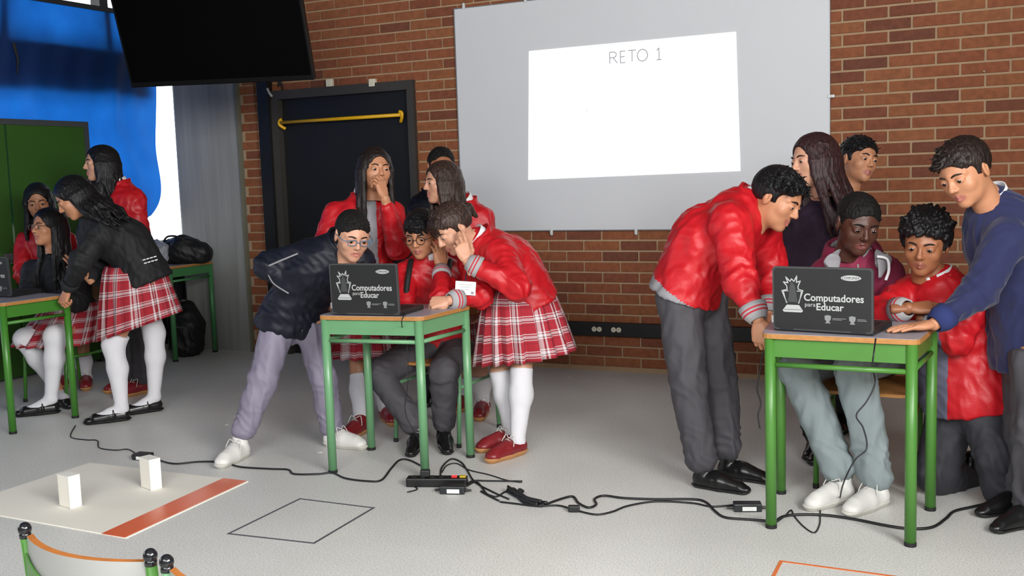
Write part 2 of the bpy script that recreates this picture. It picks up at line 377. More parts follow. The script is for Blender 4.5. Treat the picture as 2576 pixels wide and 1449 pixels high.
for P in ([wl(62, 90, 5.05), wl(66, 130, 5.05), wl(62, 178, 5.05)],):
    b.tube([(-6.33, 5.14, 2.33), (-6.325, 5.16, 2.22), (-6.33, 5.15, 2.12)], [.012, .008, .004], 6)
b.build('strap', mat('strap_black', '#15171c', .8), to)
b = MB(); b.box((-6.345, 4.3, 2.665), (.02, 4.3, .035)); b.build('header_rail', M_DARK, to)
# green double door with dark frame at the left wall
dr = struct(slab('door_1', (-6.34, 5.0, .02), (-6.30, 5.66, 1.765), mat('green_enamel', '#2c5417', .42, var=.1, vscale=5)))
GRN = MATS['green_enamel']
slab('door_leaf', (-6.34, 4.33, .02), (-6.30, 4.985, 1.765), GRN, dr)
for nm, lo, hi in (('frame_rail', (-6.345, 4.28, 1.765), (-6.29, 5.70, 1.805)), ('frame_post', (-6.345, 5.66, 0), (-6.29, 5.70, 1.765)), ('frame_post', (-6.345, 4.28, 0), (-6.29, 4.33, 1.765))):
    slab(nm, lo, hi, mat('grey_door_frame', '#3b3f42', .5, var=.1), dr)
b = MB(); b.box((-6.285, 5.0, .86), (.03, .22, .05), bev=.006); b.build('hasp', mat('worn_steel', '#8d8f92', .35, .9, var=.3, vscale=40), dr)
lk = thing('padlock', 'steel padlock hanging on the hasp of the green door', 'padlock', (-6.26, 5.03, .76))
b = MB(); b.box((-6.255, 5.03, .77), (.025, .05, .05), bev=.006); b.build('lock_body', MATS['worn_steel'], lk)
b = MB(); b.tube([(-6.255, 5.03 + .018 * math.cos(a), .795 + .04 * math.sin(a)) for a in np.linspace(0, math.pi, 9)], .004, 8); b.build('shackle', MATS['worn_steel'], lk, True)
ch = thing('chain', 'short steel chain looped through the green door hasp', 'chain', (-6.25, 4.97, .8))
for i in range(8):
    a = i * .5; c = np.array([-6.252, 4.9 + .028 * i, .84 - .05 * math.sin(i / 7 * math.pi)])
    b = MB(); ax = np.array([0, 1, 0]); ay = np.array([1., 0, 0]) if i % 2 else np.array([0, 0, 1.])
    b.tube([c + ax * .02 * math.cos(q) + ay * .011 * math.sin(q) for q in np.linspace(0, 2 * math.pi, 12, endpoint=False)], .004, 6, closed=True); b.build('link', MATS['worn_steel'], ch, True)

# dark door in the brick wall ------------------------------------------------
BLK = mat('black_door_paint', '#0f1012', .5, var=.2, vscale=6)
d2 = struct(slab('door_2', (-5.04, WY + .03, .0), (-3.90, WY + .07, 1.93), BLK))
FRM = mat('door_frame_steel', '#3a3733', .5, var=.12, vscale=9)
slab('frame_post', (-3.905, WY - .035, 0), (DX1, WY + .1, DZ), FRM, d2); slab('frame_rail', (-5.09, WY - .03, 1.925), (-3.905, WY + .1, DZ), FRM, d2)
slab('frame_post', (-5.10, WY - .03, 0), (-5.04, WY + .1, 1.925), FRM, d2)
slab('steel_post', (-5.2, WY - .06, 0), (-5.10, WY + .1, 2.1), BLK, d2)
YEL = mat('yellow_enamel', '#d9a50c', .4, var=.08)
bar = thing('door_bar', 'yellow bar fixed across the top of the black door', 'bar', (-4.48, WY - .05, 1.75))
b = MB(); b.tube([(-5.0, WY - .05, 1.752), (-3.95, WY - .05, 1.752)], .0125, 12); b.build('rod', YEL, bar, True)
for x in (-5.01, -3.94):
    b = MB(); b.tube(spline([(x + .02 * (1 if x < -4.5 else -1), WY - .05, 1.775), (x, WY - .05, 1.765), (x - .004, WY - .045, 1.735), (x + .03 * (1 if x < -4.5 else -1), WY - .02, 1.705)], 4), .012, 10); b.build('bracket', YEL, bar, True)
for (x, z, lab) in ((-4.562, 2.016, 'small white junction block above the black door nearer the television'), (-4.192, 1.992, 'small white junction block above the black door nearer the whiteboard')):
    b = MB(); b.box((x, WY - .015, z), (.052, .035, .055), bev=.006); tag(b.build('junction_block', mat('ivory_plastic', '#d8d2bd', .5)), lab, 'junction box', 'junction blocks above the door')
b = MB(); b.tube(spline([(-5.02, WY - .02, 2.02), (-5.0, WY - .03, 2.06), (-4.985, WY - .02, 2.0), (-5.01, WY - .02, 1.96)], 5), .006, 6); tag(b.build('wire_stub', M_DARK), 'bent black wire stub on bricks above the black door', 'wire')

# whiteboard; a thin glowing sheet stands in for the projector's light on it ----------------------------------------------
wb = thing('whiteboard', 'large wall mounted whiteboard on the brick wall', 'whiteboard', ((BX0 + BX1) / 2, WY, BZ0))
b = MB(); b.box(((BX0 + BX1) / 2, WY - .014, (BZ0 + BZ1) / 2), (BX1 - BX0, .018, BZ1 - BZ0), bev=.002); b.build('panel', mat('whiteboard_enamel', '#d2d4d8', .4, spec=.4, var=.02, vscale=2), wb)
b = MB()
b.box(((BX0 + BX1) / 2, WY - .014, BZ0 - .003), (BX1 - BX0 + .01, .022, .006)); b.box(((BX0 + BX1) / 2, WY - .014, BZ1 + .003), (BX1 - BX0 + .01, .022, .006))
b.box((BX0 - .003, WY - .014, (BZ0 + BZ1) / 2), (.006, .022, BZ1 - BZ0)); b.box((BX1 + .003, WY - .014, (BZ0 + BZ1) / 2), (.006, .022, BZ1 - BZ0))
b.build('edge_trim', mat('aluminium', '#9a9da0', .4, .6), wb)
for x, z, up in ((-2.83, BZ0, -1), (-2.24, BZ0, -1), (-3.43, BZ1, 1), (-2.97, BZ1, 1), (BX1 + .012, 1.70, 0)):
    b = MB(); b.box((x, WY - .026, z + up * .012), (.018, .014, .04) if up else (.04, .014, .018), bev=.003); b.tube([(x, WY - .03, z + up * .02), (x + .006, WY - .036, z + up * .035)], .004, 6); b.build('mounting_clip', mat('clear_clip', '#cfd2d2', .3), wb)
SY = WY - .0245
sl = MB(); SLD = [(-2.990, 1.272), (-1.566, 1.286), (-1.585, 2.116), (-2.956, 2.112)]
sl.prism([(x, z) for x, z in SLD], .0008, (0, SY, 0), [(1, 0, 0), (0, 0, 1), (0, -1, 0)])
so = sl.build('slide_glow_sheet', emit('slide_glow_white', '#ffffff', 1.1)); tag(so, 'glowing white sheet for the projected slide reading RETO on the whiteboard', 'projection')
def text_mesh(txt, size, font_thin=0., extrude=.0004):
    cu = bpy.data.curves.new('lettering', 'FONT'); cu.body = txt; cu.size = size; cu.offset = font_thin; cu.extrude = extrude; cu.resolution_u = 3; cu.align_x = 'LEFT'
    ob = bpy.data.objects.new('lettering', cu); COL.objects.link(ob); dg = bpy.context.evaluated_depsgraph_get()
    me = bpy.data.meshes.new_from_object(ob.evaluated_get(dg)); bpy.data.objects.remove(ob); bpy.data.curves.remove(cu); return me
def lettering(txt, size, org, ax, ay, m, parent, name='lettering', thin=0., width=None):
    """Flat text placed at org (lower left), running along ax with letters up along ay."""
    me = text_mesh(txt, size, thin); n = len(me.vertices); co = np.empty(n * 3, np.float32); me.vertices.foreach_get('co', co); co = co.reshape(-1, 3)
    co[:, 0] -= co[:, 0].min(); sx = 1.
    if width: sx = width / max(co[:, 0].max(), 1e-6)
    ax = nrm(ax); ay = nrm(ay); az = np.cross(ax, ay)
    P = np.asarray(org) + np.outer(co[:, 0] * sx, ax) + np.outer(co[:, 1], ay) + np.outer(co[:, 2], az)
    me.vertices.foreach_set('co', P.astype(np.float32).ravel()); me.materials.clear(); me.materials.append(m); me.update()
    return link(name, me, parent)
M_SLTXT = emit('slide_glow_grey', '#a2a2a8', .7)
GL = {'R': [[(0, 0), (0, 1), (.6, 1), (.85, .9), (.9, .74), (.8, .58), (.55, .5), (0, .5)], [(.45, .5), (1, 0)]], 'E': [[(1, 1), (0, 1), (0, 0), (1, 0)], [(0, .52), (.85, .52)]], 'T': [[(0, 1), (1, 1)], [(.5, 1), (.5, 0)]],
      'O': [[(.5 + .5 * math.cos(q), .5 + .5 * math.sin(q)) for q in np.linspace(0, 2 * math.pi, 25)]], '1': [[(.15, .8), (.55, 1), (.55, 0)], [(.1, 0), (1, 0)]]}
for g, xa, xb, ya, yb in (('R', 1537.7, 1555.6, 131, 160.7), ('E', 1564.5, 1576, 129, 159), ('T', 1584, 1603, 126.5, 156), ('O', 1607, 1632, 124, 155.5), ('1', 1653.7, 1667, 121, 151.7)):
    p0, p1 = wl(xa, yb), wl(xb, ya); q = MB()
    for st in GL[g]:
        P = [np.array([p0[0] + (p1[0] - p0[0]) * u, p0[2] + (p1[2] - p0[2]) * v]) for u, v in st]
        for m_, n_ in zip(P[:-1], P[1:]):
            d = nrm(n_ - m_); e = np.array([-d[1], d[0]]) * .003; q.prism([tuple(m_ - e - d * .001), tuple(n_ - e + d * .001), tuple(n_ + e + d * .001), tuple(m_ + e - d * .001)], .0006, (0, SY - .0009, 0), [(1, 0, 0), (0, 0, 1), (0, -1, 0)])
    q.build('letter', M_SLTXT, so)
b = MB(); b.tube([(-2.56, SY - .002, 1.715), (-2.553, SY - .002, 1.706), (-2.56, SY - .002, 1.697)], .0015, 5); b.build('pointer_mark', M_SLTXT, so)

# wall raceway with outlets ----------------------------------------------------
rw = thing('raceway', 'black cable raceway running low along the brick wall', 'raceway', (-1.0, WY, .24))
b = MB(); b.box((-.85, WY - .02, .284), (5.2, .045, .088), bev=.004); b.build('duct', mat('black_duct', '#141516', .55, var=.1), rw)
for x, lab in ((-2.452, 'nearer'), (-2.452 + 0, '')):
    pass
for x in (-2.517, -2.382):
    pl = MB(); pl.box((x, WY - .043, .285), (.10, .004, .05), bev=.0015); p = pl.build('outlet_plate', MATS['black_duct'], rw)
    for dx in (-.018, .018):
        q = MB(); q.tube([(x + dx, WY - .044, .285), (x + dx, WY - .05, .285)], .0165, 16); q.box((x + dx - .005, WY - .0505, .289), (.002, .001, .009), mi=1); q.box((x + dx + .005, WY - .0505, .289), (.002, .001, .009), mi=1); q.box((x + dx, WY - .0505, .278), (.004, .001, .004), mi=1)
        q.build('socket', [MATS['ivory_plastic'], M_DARK], p)
for x, z in ((-.86, 1.72), (-.22, 1.78)):
    b = MB(); b.tube([(x, WY + .0, z), (x - .004, WY - .022, z + .004)], .005, 6); tag(b.build('wall_nail', mat('nail_steel', '#b5ae9c', .4, .5)), 'small nail in the bricks ' + ('beside the whiteboard edge' if x < -.5 else 'high near the picture corner'), 'nail')

# television -------------------------------------------------------------------
tv = thing('television', 'large black flat television hung tilted above the black door', 'television', (-4.5, 5.1, 1.9))
bl, br = D(330, 222, 6.45), D(790, 202, 6.3)
tx = br - bl; tw = np.linalg.norm(tx); tx = nrm(tx); dn = np.array([-.111, .337, -.935]); dn = nrm(dn - tx * (dn @ tx)); up_ = -dn; no = nrm(np.cross(tx, up_))
th_ = tw * .58
b = MB(); b.box((bl + br) / 2 + up_ * th_ / 2 - no * .03, (tw, th_, .05), (tx, up_, no), bev=.006); b.build('case', mat('tv_plastic', '#060607', .4, spec=.2), tv)
b = MB(); b.box((bl + br) / 2 + up_ * (th_ / 2 + .008) - no * .004, (tw - .03, th_ - .05, .004), (tx, up_, no)); b.build('screen', mat('tv_screen', '#020203', .2, spec=.06), tv)
b = MB(); c = (bl + br) / 2 + up_ * th_ * .55 - no * .06
b.box(c, (.3, .3, .03), (tx, up_, no)); b.tube([c - no * .02, c - no * .16], .02, 8); b.tube([c - no * .16, (c - no * .16) * np.array([1, 1, 0]) + np.array([0, 0, 3.5])], .022, 10); b.build('ceiling_mount', M_DARK, tv)
b = MB(); c = D(672, 222, 6.42); b.tube([c + no * 0, c + np.array([.0, .02, -.03]), c + np.array([.01, .03, -.05])], .008, 6); b.build('cable_end', mat('grey_plug', '#5a5c60', .5), tv)

# ------------------------------------------------------------------ furniture
LAM = mat('grey_laminate', '#9b97a0', .4, var=.06, vscale=12)
PLY = mat('worn_plywood_edge', '#a8743c', .65, var=.35, vscale=45, stretch=(1, 1, 3))
G_BRIGHT = mat('bright_green_enamel', '#467a30', .38, var=.08, vscale=10)
G_PALE = mat('pale_green_enamel', '#63946a', .34, var=.10, vscale=10)
G_MID = mat('mid_green_enamel', '#3f7a2a', .34, var=.08, vscale=10)
G_DARK = mat('dark_green_enamel', '#3f7a49', .4, var=.1, vscale=10)  # the column desk's own even green paint
RUB = mat('black_rubber', '#141414', .7)
CHROME = mat('bare_steel', '#a7aaa6', .3, .85, var=.2, vscale=50)
def rounded(poly, r, n=4):
    out = []; m = len(poly)
    for i in range(m):
        p = np.array(poly[i]); a = nrm(np.array(poly[i - 1]) - p); c = nrm(np.array(poly[(i + 1) % m]) - p)
        for k in range(n + 1):
            t = k / n; q = p + a * r * (1 - t) ** 2 + c * r * t ** 2; out.append((q[0], q[1]))
    return out
def desk(label, C4, m, ztop=.716, lr=.0195):
    """Trapezoid school desk: C4 = feet (front-left, front-right, back-right, back-left)."""
    C4 = [np.array([p[0], p[1], 0.]) for p in C4]; cen = sum(C4) / 4
    t = thing('school_desk', label, 'desk', cen, 'green tube school desks')
    ov = [p + nrm(p - cen) * .034 for p in C4]; poly = rounded([(p[0], p[1]) for p in ov], .035)
    A = [(1, 0, 0), (0, 1, 0), (0, 0, 1)]
    b = MB(); b.prism(poly, .017, (0, 0, ztop - .0185), A); b.build('tabletop', PLY, t)
    inner = [((x - cen[0]) * .992 + cen[0], (y - cen[1]) * .992 + cen[1]) for x, y in poly]
    b = MB(); b.prism(inner, .0016, (0, 0, ztop - .0016), A); b.build('laminate', LAM, t)
    zt = ztop - .0185
    for p in C4:
        b = MB(); b.tube([p + [0, 0, .012], p + [0, 0, zt]], lr, 16); l = b.build('leg', m, t, True)
        b = MB(); b.tube([p, p + [0, 0, .014]], lr + .001, 14); b.build('foot_cap', RUB, l)
    for i in range(4):
        p, q = C4[i], C4[(i + 1) % 4]; d = nrm(q - p); L = np.linalg.norm(q - p)
        b = MB(); b.box((p + q) / 2 + [0, 0, zt - .034], (L - lr * 1.6, .012, .066), (d, np.cross(UPW, d), UPW)); b.build('apron', m, t)
        if i != 2:
            b = MB(); b.tube([p + d * lr * .8 + [0, 0, .602], q - d * lr * .8 + [0, 0, .602]], .0095, 10); b.build('rail', m, t, True)
    return t
desk('bright green desk nearest the camera with a black laptop and dangling cord', [(-.814, 3.709), (-.338, 3.69), (-.307, 4.11), (-.866, 4.127)], G_BRIGHT)
desk('pale green desk with worn brown edge in the middle of the room', [(-2.782, 3.754), (-2.336, 3.815), (-2.315, 4.192), (-2.840, 4.151)], G_PALE)
desk('green desk at the girls in black jackets, cut by the picture edge', [(-5.375, 3.785), (-4.914, 3.785), (-4.893, 4.183), (-5.44, 4.19)], G_MID)
desk('dark green desk by the concrete column with a black bag on it', [(-6.12, 5.83), (-5.71, 5.83), (-5.72, 6.27), (-6.18, 6.27)], G_DARK)

def chair(label, cx, cy, ang, m, seat=.39, w=.36, d=.37):
    """Tubular school chair; ang = direction it faces."""
    t = thing('school_chair', label, 'chair', (cx, cy, 0), 'green tube school chairs')
    f = np.array([math.cos(ang), math.sin(ang), 0]); s = np.array([-f[1], f[0], 0]); o = np.array([cx, cy, 0])
    for i in (-1, 1):
        for j in (-1, 1):
            p = o + f * d / 2 * i + s * w / 2 * j
            top = seat if i > 0 else .72
            b = MB(); b.tube([p + f * .03 * i, p + [0, 0, seat], *( [p - f * .04 + [0, 0, top]] if i < 0 else [])], .011, 10); l = b.build('leg', m, t, True)
            b = MB(); b.tube([p + f * .03 * i, p + f * .03 * i + [0, 0, .02]], .0125, 10); b.build('foot_cap', RUB, l)
    b = MB(); b.prism(rounded([(-w / 2 - .01, -d / 2), (w / 2 + .01, -d / 2), (w / 2, d / 2 + .02), (-w / 2, d / 2 + .02)], .04), .013, o + [0, 0, seat], (s, f, UPW)); b.build('seat', PLY, t)
    for j in (-1, 1):
        b = MB(); b.tube([o + f * d / 2 + s * w / 2 * j + [0, 0, seat - .1], o - f * d / 2 + s * w / 2 * j + [0, 0, seat - .1]], .008, 8); b.build('rail', m, t, True)
    b = MB(); pts = [o - f * (d / 2 + .035 + .03 * math.cos(a)) + s * (w / 2 - .01) * math.sin(a) for a in np.linspace(-1.5, 1.5, 9)]
    for z0, z1 in ((.58, .71),):
        vs = [p + [0, 0, z0] for p in pts] + [p + [0, 0, z1] for p in pts] + [p - f * .012 + [0, 0, z0] for p in pts] + [p - f * .012 + [0, 0, z1] for p in pts]; n = 9
        fs = [(i, i + 1, n + i + 1, n + i) for i in range(n - 1)] + [(2 * n + i + 1, 2 * n + i, 3 * n + i, 3 * n + i + 1) for i in range(n - 1)] + [(n + i, n + i + 1, 3 * n + i + 1, 3 * n + i) for i in range(n - 1)] + [(i + 1, i, 2 * n + i, 2 * n + i + 1) for i in range(n - 1)]
        b.add(vs, fs)
    b.build('backrest', PLY, t)
    return t
chair('school chair under the seated boy in glasses and grey trousers', -2.63, 4.54, -math.pi / 2, G_PALE)
chair('school chair under the seated boy in the maroon hoodie', -.57, 4.46, -math.pi / 2, G_BRIGHT)
chair('school chair under the seated girl in black mary jane shoes', -5.40, 4.62, -math.pi / 2, G_MID)

# two chairs in the foreground: only their backs rise into the frame
def front_chair(label, A, B, zt, m):
    A = np.array([A[0], A[1], 0]); B = np.array([B[0], B[1], 0]); s = nrm(B - A); f = np.cross(UPW, s); o = (A + B) / 2; L = np.linalg.norm(B - A)
    t = thing('school_chair', label, 'chair', o, 'green tube school chairs')
    for p in (A, B):
        b = MB(); b.tube([p - f * .05, p + f * .02 + [0, 0, .33], p + f * .0 + [0, 0, zt - .012]], .011, 14); l = b.build('leg', m, t, True)
        b = MB(); b.sphere(p + [0, 0, zt], .0135, 16, 10, sc=(1, 1, 1.05)); b.tube([p + [0, 0, zt - .018], p + [0, 0, zt - .006]], .0118, 14); b.build('finial', mat('glossy_black_cap', '#17181b', .12), l, True)
    for p in (A, B):
        q = p + f * .36
        b = MB(); b.tube([q + f * .04, q + [0, 0, .33]], .011, 12); b.build('leg', m, t, True)
    b = MB(); b.prism(rounded([(-L / 2, -.01), (L / 2, -.01), (L / 2, .38), (-L / 2, .38)], .04), .013, o + [0, 0, .33], (s, f, UPW)); b.build('seat', PLY, t)
    n = 13; us = np.linspace(-1, 1, n)
    def sheet(z0, z1, off, th, dip, mi_top, mats, name):
        vs = []; 
        for u in us:
            c = o + s * u * (L / 2 - .010) - f * (off + .045 * (1 - u * u))
            e = dip * (1 - u * u)
            vs += [c + [0, 0, z0 - e], c + [0, 0, z1 - e], c + f * th + [0, 0, z1 - e], c + f * th + [0, 0, z0 - e]]
        fs = []; mi = []
        for i in range(n - 1):
            for k in range(4): fs.append((4 * i + k, 4 * i + (k + 1) % 4, 4 * i + 4 + (k + 1) % 4, 4 * i + 4 + k)); mi.append(1 if k == 1 else 0)
        fs += [(3, 2, 1, 0), (4 * n - 4, 4 * n - 3, 4 * n - 2, 4 * n - 1)]; mi += [1, 1]
        bb = MB(); bb.add(vs, fs); bb.mi = mi; return soft(bb.build(name, mats, t), 50)
    sheet(zt - .19, zt - .012, .004, .015, .0, 1, [mat('grey_chair_laminate', '#959593', .35), mat('orange_ply_edge', '#a9662c', .5, var=.3, vscale=30)], 'backrest')
    sheet(zt - .16, zt - .046, .010, .004, .032, 0, [m, m], 'back_plate')
    for u in (-.78, .78):
        c = o + s * u * L / 2 - f * (.016 + .045 * (1 - u * u)) + [0, 0, zt - .10]
        b = MB(); b.tube([c, c - f * .004], .008, 12); b.build('bolt', mat('ivory_bolt', '#cfc8b8', .4), t)
    return t
front_chair('green school chair back with black ball caps in the near corner', (-1.815, 1.406), (-1.452, 1.385), .62, G_BRIGHT)
front_chair('pale green school chair back beside the near corner chair, mostly below the frame', (-1.399, 1.372), (-1.04, 1.35), .62, G_PALE)

# laptops ----------------------------------------------------------------------
LID = mat('scuffed_black_lid', '#1e1f20', .4, var=.3, vscale=9, stretch=(1, 3, 1)); LIDE = mat('lid_edge', '#3c3d3f', .4)
LOGO = mat('silver_print', '#a9abab', .5, var=.1)
def strip(b, pts, w, ax, ay, o, h=.0006, closed=False):
    P = [np.array(p) for p in pts]; n = len(P)
    for i in range(n if closed else n - 1):
        p, q = P[i], P[(i + 1) % n]; d = nrm(q - p); m = np.array([-d[1], d[0]]) * w / 2; e = d * w * .3
        b.prism([tuple(p - e - m), tuple(q + e - m), tuple(q + e + m), tuple(p - e + m)], h, o, (ax, ay, np.cross(ax, ay)))
def laptop(label, bl, br, z, h=.228, lean=-.03, prints=True):
    """Open laptop seen from the back: bl, br = lower corners of the lid as the camera sees it."""
    bl = np.array([bl[0], bl[1], z]); br = np.array([br[0], br[1], z]); ax = nrm(br - bl); w = np.linalg.norm(br - bl); n = np.cross(ax, UPW)  # n points to the camera
    ay = nrm(UPW + n * (-lean)); nn = np.cross(ax, ay)
    t = thing('laptop', label, 'laptop', (bl + br) / 2, 'open black laptops')
    base = MB(); c = (bl + br) / 2 - n * .122; base.box(c + [0, 0, .013], (w, .235, .022), (ax, n, UPW), bev=.005); base.build('base', mat('laptop_base', '#1b1c1e', .45), t)
    k = MB(); k.box(c + [0, 0, .0246], (w - .04, .1, .002), (ax, n, UPW)); k.build('keyboard', mat('laptop_keys', '#0d0d0e', .6), t)
    lid = MB(); P = rounded([(0, 0), (w, 0), (w, h), (0, h)], .014); lid.prism(P, .012, bl + [0, 0, .008] - n * .010, (ax, ay, nn)); lid = lid.build('lid', LIDE, t)
    p = MB(); P2 = rounded([(.006, .006), (w - .006, .006), (w - .006, h - .006), (.006, h - .006)], .012); org = bl + [0, 0, .008] - n * .010 + nn * .012; p.prism(P2, .0007, org, (ax, ay, nn)); p.build('lid_panel', LID, lid)
    sc = MB(); sc.prism(rounded([(.014, .012), (w - .014, .012), (w - .014, h - .014), (.014, h - .014)], .008), -.0008, bl + [0, 0, .008] - n * .010, (ax, ay, nn)); sc.build('screen', emit('laptop_screen', '#9fb4cf', .5), lid)
    for x in (.05, w - .05):
        hb = MB(); hb.tube([bl + ax * (x - .025) + [0, 0, .012] - n * .004, bl + ax * (x + .025) + [0, 0, .012] - n * .004], .007, 10); hb.build('hinge', mat('laptop_base', '#1b1c1e', .45), t)
    g = MB(); g.box(bl + [0, 0, .045] + ax * .0 + nn * .0, (.006, .026, .012), (ax, ay, nn)); g.build('port_block', mat('silver_port', '#d5d8da', .2, .8), lid)  # small silver metal block at the lid's lower left edge
    og = org + nn * .0008
    at_ = lambda u, v: og + ax * u * w + ay * v * h
    lettering('Computadores', .036, at_(.325, .475), ax, ay, LOGO, lid, thin=.0007, width=.60 * w * .98)
    lettering('para', .021, at_(.335, .385), ax, ay, LOGO, lid, width=.105 * w)
    lettering('Educar', .034, at_(.45, .335), ax, ay, LOGO, lid, thin=.0007, width=.27 * w)
    q = MB(); S = lambda L: [(u * w, v * h) for u, v in L]
    strip(q, S([(.15, .43), (.10, .62), (.155, .64), (.15, .70), (.115, .76), (.165, .745), (.14, .84), (.185, .77), (.2, .81), (.225, .77), (.255, .86), (.25, .755), (.29, .78), (.265, .69), (.27, .645), (.315, .63), (.27, .43)]), .0035, ax, ay, og)
    q.prism(S([(.16, .445), (.26, .445), (.245, .60), (.235, .70), (.2, .77), (.18, .70), (.175, .6)]), .0003, og, (ax, ay, nn)); q.mi = [0] * (len(q.f) - 9) + [1] * 9
    q.build('hand_emblem', [LOGO, mat('emblem_dark', '#3c3d3e', .5)], lid)
    q = MB(); strip(q, S([(.145, .43), (.115, .615), (.165, .62)]), .0025, ax, ay, og); strip(q, S([(.275, .43), (.30, .615), (.255, .62)]), .0025, ax, ay, og)
    q.prism(S([(.15, .40), (.275, .40), (.315, .31), (.30, .285), (.12, .285), (.105, .31)]), .0007, og, (ax, ay, nn)); q.build('laptop_emblem', LOGO, lid)
    q = MB(); strip(q, S([(.12, .325), (.30, .325)]), .0015, ax, ay, og + nn * .0006); q.build('emblem_line', mat('emblem_dark', '#3c3d3e', .5), lid)
    q = MB(); ell = [(.79 + .098 * math.cos(a), .845 + .043 * math.sin(a)) for a in np.linspace(0, 2 * math.pi, 24, endpoint=False)]; q.prism(S(ell), .0005, og, (ax, ay, nn)); q.build('maker_badge', LOGO, lid)
    lettering('COMPUMAX', .014, at_(.705, .824) + nn * .0006, ax, ay, mat('emblem_dark', '#3c3d3e', .5), lid, width=.17 * w)
    for u in (.53, .77):
        q = MB(); q.prism(S([(u, .25), (u + .03, .265), (u + .065, .25), (u + .06, .19), (u + .045, .165), (u + .06, .135), (u + .005, .135), (u + .02, .165), (u + .003, .19)]), .0005, og, (ax, ay, nn))
        strip(q, S([(u + .08, .215), (u + .21 if u < .6 else u + .16, .215)]), .0018, ax, ay, og); strip(q, S([(u + .08, .195), (u + .17, .195)]), .0018, ax, ay, og); q.build('crest_print', mat('dull_print', '#7d7f80', .5), lid)
    return t, ax, ay, nn
laptop('black laptop with white lettering on the bright green desk', (-.812, 3.752), (-.462, 3.700), .716, .226, -.02)
laptop('black laptop with faded lettering on the pale green desk', (-2.735, 3.745), (-2.405, 3.775), .716, .222, -.035)
laptop('dark laptop half out of frame on the desk of the black-jacketed girls', (-5.42, 3.93), (-5.085, 3.98), .716, .222, -.03)

# ------------------------------------------------------------------ things on the floor
FOAM = mat('white_foam_board', '#efeee6', .7, var=.03); CREAM = mat('cream_cardboard', '#efebe0', .75, var=.03, vscale=4)
mt = thing('floor_mat', 'cream cardboard sheet with orange stripe lying on the floor', 'cardboard', (-3.5, 3.1, 0))
b = MB(); b.prism([(-4.003, 2.77), (-3.0, 2.752), (-3.055, 3.504), (-4.003, 3.484)], .004, (0, 0, 0), [(1, 0, 0), (0, 1, 0), (0, 0, 1)]); b.build('sheet', CREAM, mt)
b = MB(); b.prism([(-3.127, 2.7505), (-3.006, 2.7505), (-3.063, 3.5025), (-3.194, 3.5005)], .0008, (0, 0, .0041), [(1, 0, 0), (0, 1, 0), (0, 0, 1)]); b.build('orange_stripe', mat('orange_tape', '#e2673a', .28, var=.04), mt)
for (P, lab) in ((((-3.574, 2.941), (-3.494, 2.927), (-3.488, 2.973)), 'white foam block on the cream sheet nearer the picture edge'), (((-3.447, 3.264), (-3.364, 3.239), (-3.355, 3.285)), 'white foam block on the cream sheet nearer the orange stripe')):
    a, c, e = [np.array([*p, .0045]) for p in P]
    x = nrm(c - a); wd = np.linalg.norm(c - a) * 1.0; y = np.cross(UPW, x); dp = .05; h = .133
    blk = thing('foam_block', lab, 'block', a, 'white foam blocks')
    o_ = (a + c) / 2 + y * dp / 2
    b = MB(); b.box(o_ + UPW * h / 2, (wd, dp, h - .004), (x, y, UPW), bev=.002); b.build('core', CREAM, blk)
    b = MB(); b.box(o_ + x * (wd / 2) + UPW * h / 2, (.003, dp + .002, h), (x, y, UPW)); b.build('lit_side_sheet', FOAM, blk)  # side light put into the colour: right face whiter than the cream core
    b = MB(); b.box(o_ + UPW * (h + .0), (wd + .002, dp + .002, .003), (x, y, UPW)); b.build('lit_top_sheet', FOAM, blk)  # lit top likewise coloured whiter than the core
TAPE = mat('grey_floor_tape', '#55555a', .7, var=.1); OTAPE = mat('orange_floor_tape', '#d9743f', .6)
def tape(label, pts, w, m, edges=None):
    t = thing('floor_tape', label, 'tape', (*pts[0], 0)); n = len(pts)
    for i in (edges if edges is not None else range(n)):
        p = np.array([*pts[i], 0.]); q = np.array([*pts[(i + 1) % n], 0.]); d = nrm(q - p)
        b = MB(); b.box((p + q) / 2 + [0, 0, .0006 + .0003 * (i % 2)], (np.linalg.norm(q - p) + w, w, .001), (d, np.cross(UPW, d), UPW)); b.build('tape_strip', m, t)
tape('dark grey taped square marked on the floor', [(-2.681, 3.383), (-2.322, 3.389), (-2.299, 2.966), (-2.669, 2.934)], .010, TAPE)
tape('orange taped outline on the floor at the lower picture edge', [(-.712, 3.39), (-.30, 3.387), (-.30, 2.98), (-.70, 2.98)], .012, OTAPE)

CORD = mat('black_cord', '#18191b', .5)
def cord(label, pts, r=.0045, arc=None, name='black_cable'):
    P = []
    for i, p in enumerate(pts):
        if len(p) == 2: q = fl(*p); q[2] = r
        else: q = np.array(p, float)
        P.append(q)
    b = MB(); b.tube(spline(P, 6), r, 7); return tag(b.build(name, CORD, smooth=True), label, 'cable')
def fz(x, y, z):
    return fl(x, y, z)
cord('thin cord squiggling from the far green desk to its charger', [(190, 1072), (178, 1100), (215, 1108), (245, 1110), (250, 1128), (290, 1134), (322, 1132), (345, 1145)], .0032)
cord('long black cord from the far charger past the pale green desk leg', [(378, 1150), (400, 1160), (440, 1169), (500, 1164), (560, 1165), (605, 1177), (680, 1182), (725, 1184), (740, 1195), (800, 1195), (836, 1192), (870, 1206), (925, 1213), (960, 1210), (985, 1180), (1005, 1160), (1030, 1160), (1070, 1180)])
cord('looped black cord rising over the power strip', [(1108, 1205), (1112, 1178), (1135, 1157), (1160, 1165), (1175, 1185), (1195, 1215), (1240, 1240), (1280, 1258)], .004)
cord('grey-black cord trailing from the power strip to the sneaker side', [(1112, 1190), (1125, 1172), (1150, 1168), (1180, 1184), (1230, 1196), (1275, 1210), (1312, 1215)], .003)
